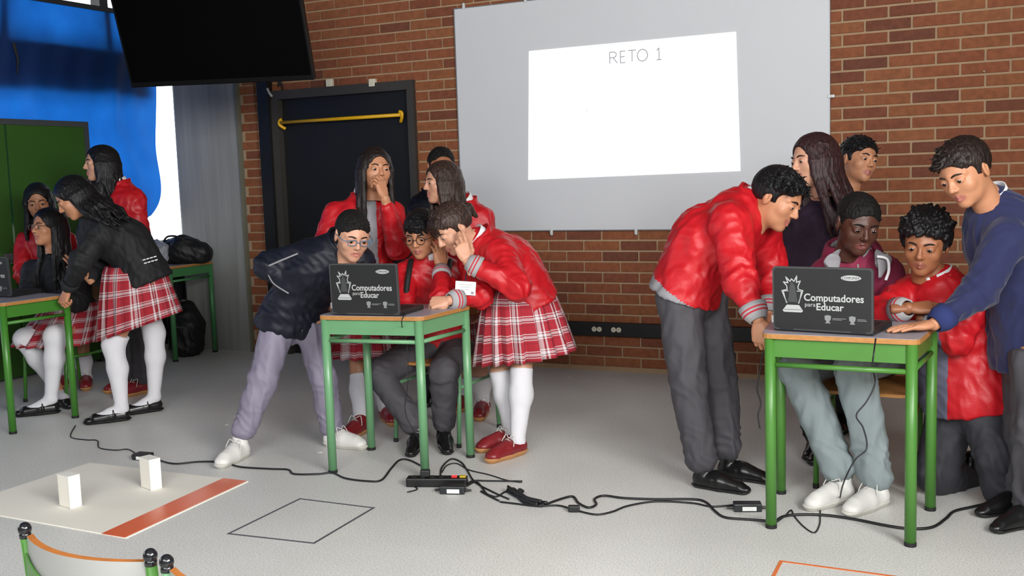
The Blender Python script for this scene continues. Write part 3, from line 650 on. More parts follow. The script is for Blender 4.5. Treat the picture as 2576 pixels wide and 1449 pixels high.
cord('straight black cord stub beside the power strip', [(1172, 1222), (1190, 1212), (1225, 1212), (1314, 1213)], .004)
cord('tangled black cord below the power strip', [(1175, 1225), (1200, 1215), (1225, 1245), (1255, 1262), (1230, 1250), (1210, 1238), (1245, 1252), (1270, 1240), (1285, 1236)], .004)
cord('thin cord on the floor at the far end of the power strip', [(1025, 1240), (1050, 1232), (1035, 1220), (1045, 1205), (1065, 1195)], .003)
cord('black cord from the cord bundle waving to the bright green desk', [(1365, 1276), (1400, 1262), (1440, 1252), (1455, 1268), (1480, 1280), (1500, 1272), (1496, 1258), (1520, 1250), (1570, 1256), (1650, 1259), (1740, 1259), (1775, 1266), (1800, 1290), (1825, 1305), (1880, 1310), (1935, 1314)], .005)
cord('black cord running from the inline plug to the near charger', [(1455, 1288), (1500, 1297), (1540, 1290), (1580, 1275), (1650, 1264), (1740, 1268), (1790, 1277), (1848, 1273)], .004)
cord('black cord between the cord bundle and the inline plug', [(1258, 1265), (1300, 1270), (1350, 1276), (1400, 1274), (1430, 1280)], .004)
cord('thick black cord passing under the bright green desk', [(1945, 1322), (1970, 1303), (2020, 1298), (2080, 1300), (2150, 1310), (2230, 1326), (2290, 1334), (2345, 1330), (2380, 1308), (2400, 1290), (2440, 1280), (2475, 1272)], .0055)
cord('thin cord curling by the front leg of the bright green desk', [(1950, 1318), (1975, 1300), (1990, 1285), (1998, 1300), (2020, 1325), (2048, 1342), (2062, 1320), (2064, 1285), (2075, 1266), (2110, 1262)], .0028)
hang = [fz(2203, 852, .722), fz(2196, 905, .66)] + [D(x, y, 3.66) for x, y in ((2195, 925), (2201, 965), (2180, 1010), (2154, 1045), (2172, 1078), (2180, 1128), (2150, 1158))] + [D(2122, 1215, 3.72)] + [fl(2112, 1262) + [0, 0, .004]]
cord('thin black cord dangling from the laptop on the bright green desk', hang, .0028)
hang = [fz(1035, 775, .722), fz(1012, 802, .715), D(1014, 835, 4.575), D(1024, 870, 4.59), D(1026, 960, 4.6), D(1020, 1040, 4.62), D(1060, 1120, 4.62), fl(1066, 1195) + [0, 0, .004]]
cord('thin cord hanging from the laptop on the pale green desk', hang, .0024)
hang = [D(1936, 862, 4.12), D(1918, 895, 4.14), D(1911, 940, 4.14), D(1905, 980, 4.14), D(1914, 1015, 4.14), D(1907, 1045, 4.14), D(1912, 1078, 4.14)]
cord('curly dark cord hanging behind the bright green desk leg', hang, .003)

def charger(label, c, ax, L=.105, w=.048, h=.032, lab=True):
    c = np.array([c[0], c[1], 0.]); ax = nrm([ax[0], ax[1], 0]); ay = np.cross(UPW, ax)
    t = thing('charger', label, 'charger', c, 'laptop chargers')
    b = MB(); b.box(c + [0, 0, h / 2], (L, w, h), (ax, ay, UPW), bev=.005); b.build('body', mat('charger_plastic', '#202326', .4), t)
    if lab:
        b = MB(); b.box(c - ay * (w / 2 + .0003) + [0, 0, h * .42] + ax * .005, (L * .5, .0008, h * .5), (ax, ay, UPW)); b.build('label_sticker', mat('white_sticker', '#e6e6e4', .5), t)
    for s in (-1, 1):
        b = MB(); b.tube([c + ax * s * L / 2 + [0, 0, h * .4], c + ax * s * (L / 2 + .025) + [0, 0, h * .35]], [.006, .004], 8); b.build('strain_relief', CORD, t)
charger('black laptop charger with white sticker by the near desk leg', fl(1880, 1284), (.93, .36))
charger('black laptop charger beyond the cream sheet with pale sticker', fl(360, 1155), (.9, .1), .085, .06, .03)
charger('black laptop charger lying against the power strip', fl(1140, 1240), (.95, .3), .105, .05, .034)
ps = thing('power_strip', 'black power strip with red lit switch at the pale desk leg', 'power strip', fl(1085, 1222)); c = fl(1100, 1222); ax = nrm([.93, .33, 0]); ay = np.cross(UPW, ax)
b = MB(); b.box(c + [0, 0, .02], (.26, .055, .038), (ax, ay, UPW), bev=.006); b.build('body', mat('power_strip_plastic', '#0f1011', .4), ps)
b = MB(); b.box(c + ax * .075 + [0, 0, .0415], (.022, .016, .006), (ax, ay, UPW), bev=.002); b.build('switch', emit('red_lamp', '#ff2a2a', 1.6), ps)
b = MB(); b.box(c + ax * .112 + [0, 0, .0415], (.026, .022, .006), (ax, ay, UPW), bev=.002); b.build('reset_button', mat('yellow_plastic', '#c9a91d', .4), ps)
for i in range(4):
    b = MB(); b.tube([c - ax * (.10 - i * .04) + [0, 0, .038], c - ax * (.10 - i * .04) + [0, 0, .042]], .014, 14); b.build('socket', RUB, ps)
b = MB(); b.box(c - ax * .05 + [0, 0, .056], (.04, .032, .03), (ax, ay, UPW), bev=.006); tag(b.build('power_plug', CORD), 'black plug pushed into the power strip', 'plug')
bu = thing('cord_bundle', 'folded bundle of black cord lying on the floor', 'cord', fl(1320, 1262))
P = [fl(1282, 1240), fl(1300, 1250), fl(1330, 1268), fl(1365, 1277)]
for i in range(7):
    off = np.array([rng.normal() * .01, rng.normal() * .01, .008 + .007 * (i % 4)])
    b = MB(); b.tube(spline([p + off + rng.normal(size=3) * .004 * np.array([1, 1, .3]) for p in P], 5), .0065, 7); b.build('cord_fold', CORD, bu, True)
b = MB(); b.tube([fl(1312, 1262) + [0, 0, .0], fl(1308, 1254) + [0, 0, .038], fl(1316, 1248) + [0, 0, .02]], .007, 6); b.build('tie', RUB, bu)
b = MB(); c = fl(1444, 1288); b.box(c + [0, 0, .014], (.045, .024, .026), (ax, ay, UPW), bev=.006); tag(b.build('inline_plug', CORD), 'black inline plug joining two cords on the floor', 'plug')
for i, (x, y, lab) in enumerate(((805, 1140, 'scrap of white paper on the floor near the white sneakers'), (1432, 950, 'tiny paper scrap on the floor below the whiteboard'), (570, 1070, 'paper scrap on the floor beside the lavender trousers'))):
    c = fl(x, y); b = MB(); b.add([c + [-.012, -.005, .002], c + [.012, -.002, .002], c + [.01, .008, .005], c + [-.008, .01, .003], c + [-.012, -.005, .003], c + [.012, -.002, .003], c + [.01, .008, .006], c + [-.008, .01, .004]], [(3, 2, 1, 0), (4, 5, 6, 7), (0, 1, 5, 4), (1, 2, 6, 5), (2, 3, 7, 6), (3, 0, 4, 7)]); tag(b.build('paper_scrap', FOAM), lab, 'paper')

# ------------------------------------------------------------------ soft-body surfaces: blended distance fields meshed with surface nets
class SDF:
    def __init__(s, lo, hi, h):
        s.h = h; s.lo = np.asarray(lo, float) - 3 * h; n = np.ceil((np.asarray(hi, float) + 3 * h - s.lo) / h).astype(int) + 1
        s.ax = [(s.lo[i] + h * np.arange(n[i])).astype(np.float32) for i in range(3)]; s.d = np.full(n, 1., np.float32)
    def _op(s, fn, lo, hi, k, mode):
        sl = []; ax = []
        for i in range(3):
            a = max(0, int((lo[i] - k - 2 * s.h - s.lo[i]) / s.h)); b = min(len(s.ax[i]), int((hi[i] + k + 2 * s.h - s.lo[i]) / s.h) + 2)
            if b <= a: return s
            sl.append(slice(a, b)); ax.append(s.ax[i][a:b])
        sl = tuple(sl); v = fn(ax[0][:, None, None], ax[1][None, :, None], ax[2][None, None, :]); c = s.d[sl]
        if mode == 'sub': c, v = -c, v
        if k > 0:
            hh = np.clip(.5 + .5 * (v - c) / k, 0, 1); r = v + (c - v) * hh - k * hh * (1 - hh)
        else: r = np.minimum(c, v)
        s.d[sl] = -r if mode == 'sub' else r
        return s
    def cone(s, a, b, ra, rb=None, k=.0, flat=None, mode='add'):
        a = np.asarray(a, np.float32); b = np.asarray(b, np.float32); rb = ra if rb is None else rb; ab = b - a; L2 = float(ab @ ab) + 1e-12
        def fn(X, Y, Z):
            x, y, z = X - a[0], Y - a[1], Z - a[2]; t = np.clip((x * ab[0] + y * ab[1] + z * ab[2]) / L2, 0, 1)
            x, y, z = x - t * ab[0], y - t * ab[1], z - t * ab[2]; q = x * x + y * y + z * z
            if flat is not None:
                f, fac = flat; q = q + (x * f[0] + y * f[1] + z * f[2]) ** 2 * (fac * fac - 1)
            return np.sqrt(q) - (ra + (rb - ra) * t)
        r = max(ra, rb); return s._op(fn, np.minimum(a, b) - r, np.maximum(a, b) + r, k, mode)
    def ell(s, c, r, k=0., M=None, mode='add'):
        c = np.asarray(c, float); r = np.asarray(r, float) * np.ones(3); A = np.eye(3) if M is None else np.asarray(M)
        def fn(X, Y, Z):
            x, y, z = X - c[0], Y - c[1], Z - c[2]; q = [(A[0, i] * x + A[1, i] * y + A[2, i] * z) / r[i] for i in range(3)]
            l = np.sqrt(q[0] ** 2 + q[1] ** 2 + q[2] ** 2); g = np.sqrt((q[0] / r[0]) ** 2 + (q[1] / r[1]) ** 2 + (q[2] / r[2]) ** 2)
            return (l * (l - 1) / np.maximum(g, 1e-6)).astype(np.float32)
        R = r.max(); return s._op(fn, c - R, c + R, k, mode)
    def chain(s, pts, rs, k=0., flat=None):
        for i in range(len(pts) - 1): s.cone(pts[i], pts[i + 1], rs[i], rs[i + 1], k, flat)
        return s
    def cut(s, p, n, k=0.):
        """Remove the side that n points to."""
        p = np.asarray(p, float); n = nrm(n)
        v = -((s.ax[0][:, None, None] - p[0]) * n[0] + (s.ax[1][None, :, None] - p[1]) * n[1] + (s.ax[2][None, None, :] - p[2]) * n[2])
        c = -s.d; 
        if k > 0:
            hh = np.clip(.5 + .5 * (v - c) / k, 0, 1); s.d = -(v + (c - v) * hh - k * hh * (1 - hh))
        else: s.d = np.maximum(s.d, -v)
        return s
    def mesh(s):
        d = s.d; ins = d < 0; n = np.array(d.shape)
        c = np.zeros(n - 1, np.uint8)
        for i in (0, 1):
            for j in (0, 1):
                for k in (0, 1): c += ins[i:n[0] - 1 + i, j:n[1] - 1 + j, k:n[2] - 1 + k]
        I = np.argwhere((c > 0) & (c < 8))
        if len(I) == 0: return np.zeros((0, 3)), np.zeros((0, 4), int)
        idx = np.full(n - 1, -1, np.int64); idx[tuple(I.T)] = np.arange(len(I))
        cor = {}
        for i in (0, 1):
            for j in (0, 1):
                for k in (0, 1): cor[i, j, k] = d[I[:, 0] + i, I[:, 1] + j, I[:, 2] + k]
        acc = np.zeros((len(I), 3)); cnt = np.zeros(len(I))
        for p in cor:
            for a in range(3):
                if p[a] == 0:
                    q = list(p); q[a] = 1; q = tuple(q); da, db = cor[p], cor[q]; m = (da < 0) != (db < 0)
                    t = np.where(m, da / np.where(m, da - db, 1), 0)
                    base = np.array(p, float)[None, :].repeat(len(I), 0); base[:, a] += t; acc[m] += base[m]; cnt[m] += 1
        Vt = s.lo + (I + acc / cnt[:, None]) * s.h
        Q = []
        for a in range(3):
            b, e = (a + 1) % 3, (a + 2) % 3
            s0 = [slice(None)] * 3; s1 = [slice(None)] * 3; s0[a] = slice(0, -1); s1[a] = slice(1, None)
            A, B = ins[tuple(s0)], ins[tuple(s1)]; E = np.argwhere(A != B)
            ok = (E[:, b] > 0) & (E[:, e] > 0) & (E[:, b] < n[b] - 1) & (E[:, e] < n[e] - 1); E = E[ok]
            f = A[tuple(E.T)]
            def cell(db, de):
                q = E.copy(); q[:, b] -= db; q[:, e] -= de; return idx[tuple(q.T)]
            q = np.stack([cell(1, 1), cell(0, 1), cell(0, 0), cell(1, 0)], 1); q[~f] = q[~f][:, ::-1]; Q.append(q)
        Q = np.concatenate(Q); Q = Q[(Q >= 0).all(1)]
        return Vt, Q
def normals(Vt, Q):
    n = np.cross(Vt[Q[:, 2]] - Vt[Q[:, 0]], Vt[Q[:, 3]] - Vt[Q[:, 1]]); N = np.zeros_like(Vt)
    for i in range(4):
        for a in range(3): N[:, a] += np.bincount(Q[:, i], n[:, a], len(Vt))
    return N / (np.linalg.norm(N, axis=1, keepdims=True) + 1e-12)
def wob(P, freq, seed):
    r = np.random.default_rng(seed); o = np.zeros(len(P))
    for i in range(4):
        a = nrm(r.normal(size=3)); b = nrm(r.normal(size=3)); ph = r.random(2) * 6.3
        o += np.sin(P @ a * freq * (1 + .4 * i) + 1.8 * np.sin(P @ b * freq * .6 + ph[0]) + ph[1])
    return o / 4
def ridge(P, f, seed): return 1 - 2.6 * np.abs(wob(P, f, seed))
def np_mesh(name, Vt, Q, mats, parent, mi=None, attrs=None, smooth=True):
    me = bpy.data.meshes.new(name); nv, nq = len(Vt), len(Q)
    me.vertices.add(nv); me.vertices.foreach_set('co', np.asarray(Vt, np.float32).ravel())
    me.loops.add(nq * 4); me.loops.foreach_set('vertex_index', np.asarray(Q, np.int32).ravel())
    me.polygons.add(nq); me.polygons.foreach_set('loop_start', np.arange(0, nq * 4, 4, dtype=np.int32))
    for m in (mats if isinstance(mats, (list, tuple)) else [mats]): me.materials.append(m)
    me.polygons.foreach_set('use_smooth', np.full(nq, smooth))
    if mi is not None: me.polygons.foreach_set('material_index', np.asarray(mi, np.int32))
    me.update(calc_edges=True)
    for k, v in (attrs or {}).items():
        a = me.attributes.new(k, 'FLOAT', 'POINT'); a.data.foreach_set('value', np.asarray(v, np.float32))
    return link(name, me, parent)
def join(parts):
    Vs, Qs, o = [], [], 0
    for v, q in parts: Vs.append(v); Qs.append(q + o); o += len(v)
    return np.concatenate(Vs), np.concatenate(Qs)

# ------------------------------------------------------------------ body templates
_heads = {}
def head_tpl(smile, mouth):
    key = (smile, mouth)
    if key in _heads: return _heads[key]
    S = SDF((-.1, -.13, -.15), (.1, .13, .125), .003)
    S.ell((0, -.012, .028), (.073, .094, .082)).ell((0, .018, -.02), (.063, .07, .085), .02).ell((0, .03, -.062), (.05, .052, .042), .02).ell((0, .066, -.09), (.022, .018, .016), .02)
    sm = .007 * smile
    for x in (-1, 1):
        S.ell((x * .037, .056, -.026 + sm * .6), (.023, .021, .022), .018); S.cone((0, .078, .022), (x * .045, .062, .02), .010, .008, .012)
    S.cone((0, .083, .012), (0, .099, -.020), .0065, .0095, .010); S.ell((0, .100, -.024), (.0105, .010, .009), .006)
    for x in (-1, 1):
        S.ell((x * .0105, .091, -.027), .0075, .005)
        S.ell((x * .031, .096, .005), (.019, .014, .011), .012, mode='sub'); S.ell((x * .031, .0725, .003), (.0175, .0165, .0145), .004)
        S.ell((x * .031, .0895, .0005), (.0135, .008, .0045), .002, mode='sub')
        S.cone((0, .0865, -.0545), (x * .021, .076, -.0575 + sm), .0052, .003, .004); S.cone((0, .086, -.0665), (x * .018, .076, -.063 + sm), .0058, .003, .004)
        S.cone((0, .095, -.0605), (x * .022, .084, -.0605 + sm), .0032, .0022, .003, mode='sub')
        S.ell((x * .0735, -.008, -.004), (.009, .019, .031), .004, M=np.array([[1, .35 * x, 0], [-.35 * x, 1, 0], [0, 0, 1]]) / 1.06); S.ell((x * .086, -.006, .0), (.008, .009, .017), .004, mode='sub')
    if mouth: S.ell((0, .092, -.061), (.013, .014, .0075 * mouth), .003, mode='sub')
    S.cone((0, -.02, -.05), (0, -.03, -.15), .049, .05, .02)
    Vt, Q = S.mesh()
    lip = np.clip(1.35 - np.sqrt((Vt[:, 0] / .023) ** 2 + ((Vt[:, 2] + .0605 - sm * (Vt[:, 0] / .021) ** 2) / .0115) ** 2) , 0, 1) * (Vt[:, 1] > .068)
    _heads[key] = (Vt, Q, np.clip(lip * 2.2, 0, 1)); return _heads[key]
_hands = {}
def hand_tpl(kind):
    if kind in _hands: return _hands[kind]
    curl = {'flat': [.06] * 4, 'relax': [.30, .36, .42, .48], 'fist': [1.25, 1.3, 1.3, 1.3], 'grip': [.75, .8, .85, .9], 'cheek': [.18, .35, .7, .9], 'mouth': [.55, .7, .85, .95]}[kind]
    spread = .10 if kind in ('flat', 'cheek') else .04
    S = SDF((-.06, -.06, -.09), (.08, .20, .05), .003); z = np.array([0, 0, 1.])
    S.cone((0, -.055, 0), (0, .02, 0), .022, .021, .0, (z, 1.3)).ell((0, .045, -.003), (.036, .045, .014), .012)
    for i, (x, y, L, r) in enumerate(((.028, .082, .072, .0085), (.009, .087, .080, .0088), (-.010, .083, .074, .0084), (-.027, .074, .058, .0074))):
        k0 = np.array([x, y, 0]); S.cone((x * .5, .02, 0), k0, .012, .0105, .010)
        a = 0; p = k0; sx = (x) / .03 * spread
        for j, (fr, cf) in enumerate(((.46, .9), (.30, 1.05), (.24, .75))):
            a += curl[i] * cf; q = p + np.array([sx * math.cos(a), math.cos(a), -math.sin(a)]) * L * fr; S.cone(p, q, r * (1 - .06 * j), r * (.94 - .07 * j), .003); p = q
    t = {'fist': [(.024, .022, -.008), (.036, .05, -.025), (.022, .07, -.036), (.006, .078, -.040)], 'flat': [(.022, .018, -.004), (.046, .044, -.008), (.06, .068, -.012), (.066, .086, -.014)]}.get(kind, [(.024, .02, -.006), (.044, .046, -.02), (.05, .072, -.03), (.046, .09, -.036)])
    S.chain([np.array(p) for p in t], [.0135, .0118, .0098, .0082], .006)
    _hands[kind] = S.mesh(); return _hands[kind]
_shoes = {}
def shoe_tpl(kind):
    if kind in _shoes: return _shoes[kind]
    z = np.array([0, 0, 1.]); S = SDF((-.06, -.10, 0), (.06, .20, .13), .0045)
    if kind == 'maryjane':
        S.chain([(0, -.045, .036), (0, .03, .034), (0, .125, .026)], [.036, .039, .033], .01).ell((0, .165, .02), (.026, .03, .018), .01)
        S.ell((0, .035, .072), (.034, .086, .045), .005, mode='sub'); S.chain([(-.04, .018, .036), (-.03, .02, .066), (0, .022, .080), (.03, .02, .066), (.04, .018, .036)], [.006] * 5, .003)
    elif kind == 'oxford':
        S.chain([(0, -.045, .038), (0, .05, .036), (0, .145, .024)], [.037, .039, .028], .012).ell((0, .165, .02), (.026, .035, .018), .012).cone((0, -.035, .05), (0, -.03, .085), .037, .036, .01).cone((0, .03, .06), (0, .09, .045), .022, .02, .01)
    else:
        S.chain([(0, -.048, .042), (0, .05, .042), (0, .13, .034)], [.039, .041, .037], .012).ell((0, .155, .03), (.037, .035, .026), .012).cone((0, -.035, .05), (0, -.03, .095 if kind == 'sneaker' else .07), .039, .037, .01).cone((0, .03, .065), (0, .10, .052), .022, .02, .012)
    S.cut((0, 0, .014), (0, 0, -1)); up_ = S.mesh(); up_[0][:, 1] *= .9
    T = SDF((-.06, -.10, -.005), (.06, .21, .04), .0045); th = {'maryjane': .016, 'oxford': .016, 'sneaker': .026, 'boat': .026}[kind]
    T.chain([(0, -.045, .05), (0, .05, .05), (0, .15, .05)], [.058, .060, .056], .01); T.ell((0, .165, .05), (.056, .045, .05), .01)
    T.cut((0, 0, 0), (0, 0, -1)).cut((0, 0, th), (0, 0, 1)); so = T.mesh()
    so[0][:, 0] *= .75; so[0][:, 1] *= .9
    L = MB()
    if kind in ('boat', 'sneaker'):
        for i in range(4):
            y = .035 + i * .02; zz = .089 - i * .008; L.tube(spline([(-.02, y, zz - .010), (-.006, y + .006, zz), (.006, y - .002, zz + .001), (.02, y + .008, zz - .010)], 3), .0024, 5)
        for s_ in (-1, 1): L.tube(spline([(0, .03, .093), (.025 * s_, .02, .105), (.036 * s_, .03, .085), (.042 * s_, .04, .06)], 4), .0022, 5)
    _shoes[kind] = (up_, so, L); return _shoes[kind]

def frame(f, u):
    f = nrm(f); x = nrm(np.cross(f, u)); return np.stack([x, f, np.cross(x, f)], 1)      # columns: side, forward, up

SK = {'tan': skin_mat('skin_tan', '#b8805f', '#a36256'), 'light': skin_mat('skin_light', '#c8957a', '#b57668'), 'brown': skin_mat('skin_brown', '#965f40', '#854c3c'), 'dark': skin_mat('skin_dark', '#4f2f24', '#6f3f39'), 'olive': skin_mat('skin_olive', '#a87353', '#965c4c')}
HR = {'black': hair_mat('hair_black', '#08080a', '#1d1b1d'), 'dark': hair_mat('hair_dark', '#120d0c', '#2d221e'), 'brown': hair_mat('hair_brown', '#1f1513', '#4a3830'), 'auburn': hair_mat('hair_auburn', '#1c1012', '#43292a'), 'crop': hair_mat('hair_crop', '#0a0908', '#161312', .75)}
RED = mat('red_nylon', '#b5151f', .45, spec=.4, var=.07, vscale=5, bump=.25, bscale=26)
GREY = mat('grey_knit', '#8b8a8e', .85, var=.06, bump=.2, bscale=150)
NAVY = mat('navy_nylon', '#0e1220', .55, spec=.35, var=.12, vscale=6, bump=.3, bscale=22)
NAVYK = mat('navy_sweatshirt', '#161c46', .85, var=.1, vscale=6, bump=.25, bscale=40, sheen=.15)
BLKJ = mat('black_fleece', '#0e0f12', .75, var=.15, vscale=6, bump=.25, bscale=30)
MAROON = mat('maroon_hoodie', '#7c1c3c', .8, var=.1, bump=.25, bscale=40)
PURPLE = mat('dark_purple_knit', '#2c1a30', .85, var=.25, vscale=5, bump=.3, bscale=60)
LAV = mat('lavender_track', '#7d7789', .6, var=.08, vscale=5, bump=.3, bscale=24)
CHAR = mat('charcoal_trouser', '#403e43', .75, var=.07, vscale=4, bump=.2, bscale=30)
CHARD = mat('dark_charcoal_trouser', '#2c2c33', .75, var=.08, vscale=4, bump=.2, bscale=30)
STONE = mat('stone_grey_denim', '#7f8a8c', .75, var=.12, vscale=5, bump=.25, bscale=34)
WHITE = mat('white_cotton', '#dcdcde', .8, var=.02); SOCK = mat('white_knit_sock', '#d6d5da', .85, var=.03, bump=.2, bscale=180)
PLAID = plaid_mat(); CUFF = band_mat('striped_cuff', '#a09ea0', '#b3303c'); CUFFN = band_mat('navy_cuff', '#1f2a5c', '#1f2a5c'); CUFFB = band_mat('black_cuff', '#191b1f', '#191b1f'); CUFFM = band_mat('maroon_cuff', '#6d1834', '#6d1834'); CUFFD = band_mat('navy_dark_cuff', '#161b2e', '#161b2e')
SHOE = {'sneaker': (mat('white_leather', '#d9d8d4', .5, var=.06), mat('white_sole', '#c9c7bf', .6)), 'oxford': (mat('black_leather', '#121213', .28, var=.2), mat('black_sole', '#0c0c0c', .5)), 'maryjane': (MATS['black_leather'], MATS['black_sole']), 'boat': (mat('oxblood_leather', '#7c1f25', .35, var=.12), mat('tan_crepe_sole', '#b68452', .7))}
EYEW, EYED = mat('eye_white', '#d9d4cf', .2), mat('eye_iris', '#1b100b', .1)
def eye_mesh():
    b = MB(); b.sphere((0, 0, 0), .0135, 14, 10); 
    for i, f in enumerate(b.f):
        c = np.mean([b.v[k] for k in f], 0)
        if c[1] > .0108: b.mi[i] = 1
    me = bpy.data.meshes.new('eye'); me.from_pydata(b.v, [], b.f); me.materials.append(EYEW); me.materials.append(EYED); me.polygons.foreach_set('material_index', b.mi); me.polygons.foreach_set('use_smooth', [True] * len(b.f)); me.update(); return me
EYE = eye_mesh()

def ring_tube(name, c, axis, side, r0, r1, h, m, parent, gap=0., flat=1., th=.006, n=28, uv=True, bulge=0.):
    """Open or closed band of cloth around an axis (collars, cuffs, waistbands); side points to the opening."""
    axis = nrm(axis); s = nrm(np.asarray(side) - axis * (np.asarray(side) @ axis)); t = np.cross(axis, s); vs = []; fs = []; us = []
    A = np.linspace(gap, 2 * math.pi - gap, n + 1); prof = [(r0, 0), ((r0 + r1) / 2 + bulge, h * .5), (r1, h), (r1 - th, h), ((r0 + r1) / 2 + bulge - th, h * .5), (r0 - th, 0)]
    for a in A:
        for r, z in prof:
            vs.append(c + (s * math.cos(a) * flat + t * math.sin(a)) * r + axis * z); us.append((a / 6.283, z / h))
    k = len(prof)
    for i in range(n):
        for j in range(k): fs.append((i * k + j, (i + 1) * k + j, (i + 1) * k + (j + 1) % k, i * k + (j + 1) % k))
    if gap: fs += [tuple(range(k)), tuple(n * k + j for j in range(k - 1, -1, -1))]
    b = MB(); b.add(vs, fs); o = b.build(name, m, parent, True); 
    u = o.data.uv_layers.new(name='UVMap'); li = np.empty(len(o.data.loops), np.int32); o.data.loops.foreach_get('vertex_index', li); u.data.foreach_set('uv', np.array(us, np.float32)[li].ravel())
    return o
def skirt(parent, wc, hc, wx, wy, hx, hy, lat, fr, pleats=22, seed=1, hem_tilt=0.):
    RH = nrm(RIGHT * np.array([1, 1, 0]))
    ns, nr = pleats * 6, 12; vs = []; us = []; fs = []; r = np.random.default_rng(seed); ph = r.random() * 6
    for j in range(nr + 1):
        v = j / nr; e = v ** .62
        for i in range(ns + 1):
            a = 2 * math.pi * (i % ns) / ns; pl = ((i % 6) / 6.); saw = (pl - .5) * 2 * (.012 + .020 * v) * (.4 + .6 * v); w = 1 + .05 * v * math.sin(3 * a + ph) + .03 * v * math.sin(5 * a)
            c = np.asarray(wc) * (1 - v) + np.asarray(hc) * v
            p = c + lat * math.cos(a) * ((wx + (hx - wx) * e) * w + saw) + fr * math.sin(a) * ((wy + (hy - wy) * e) * w + saw)
            p = p + UPW * (hem_tilt * v * ((p - c) @ RH)); vs.append(p); us.append((i / ns, v))
    for j in range(nr):
        for i in range(ns): a = j * (ns + 1) + i; fs.append((a, a + ns + 1, a + ns + 2, a + 1))
    b = MB(); b.add(vs, fs); o = b.build('skirt', PLAID, parent, True); u = o.data.uv_layers.new(name='UVMap'); li = np.empty(len(o.data.loops), np.int32); o.data.loops.foreach_get('vertex_index', li); u.data.foreach_set('uv', np.array(us, np.float32)[li].ravel())
    md = o.modifiers.new('cloth_thickness', 'SOLIDIFY'); md.thickness = .004; md.offset = 0
    return o

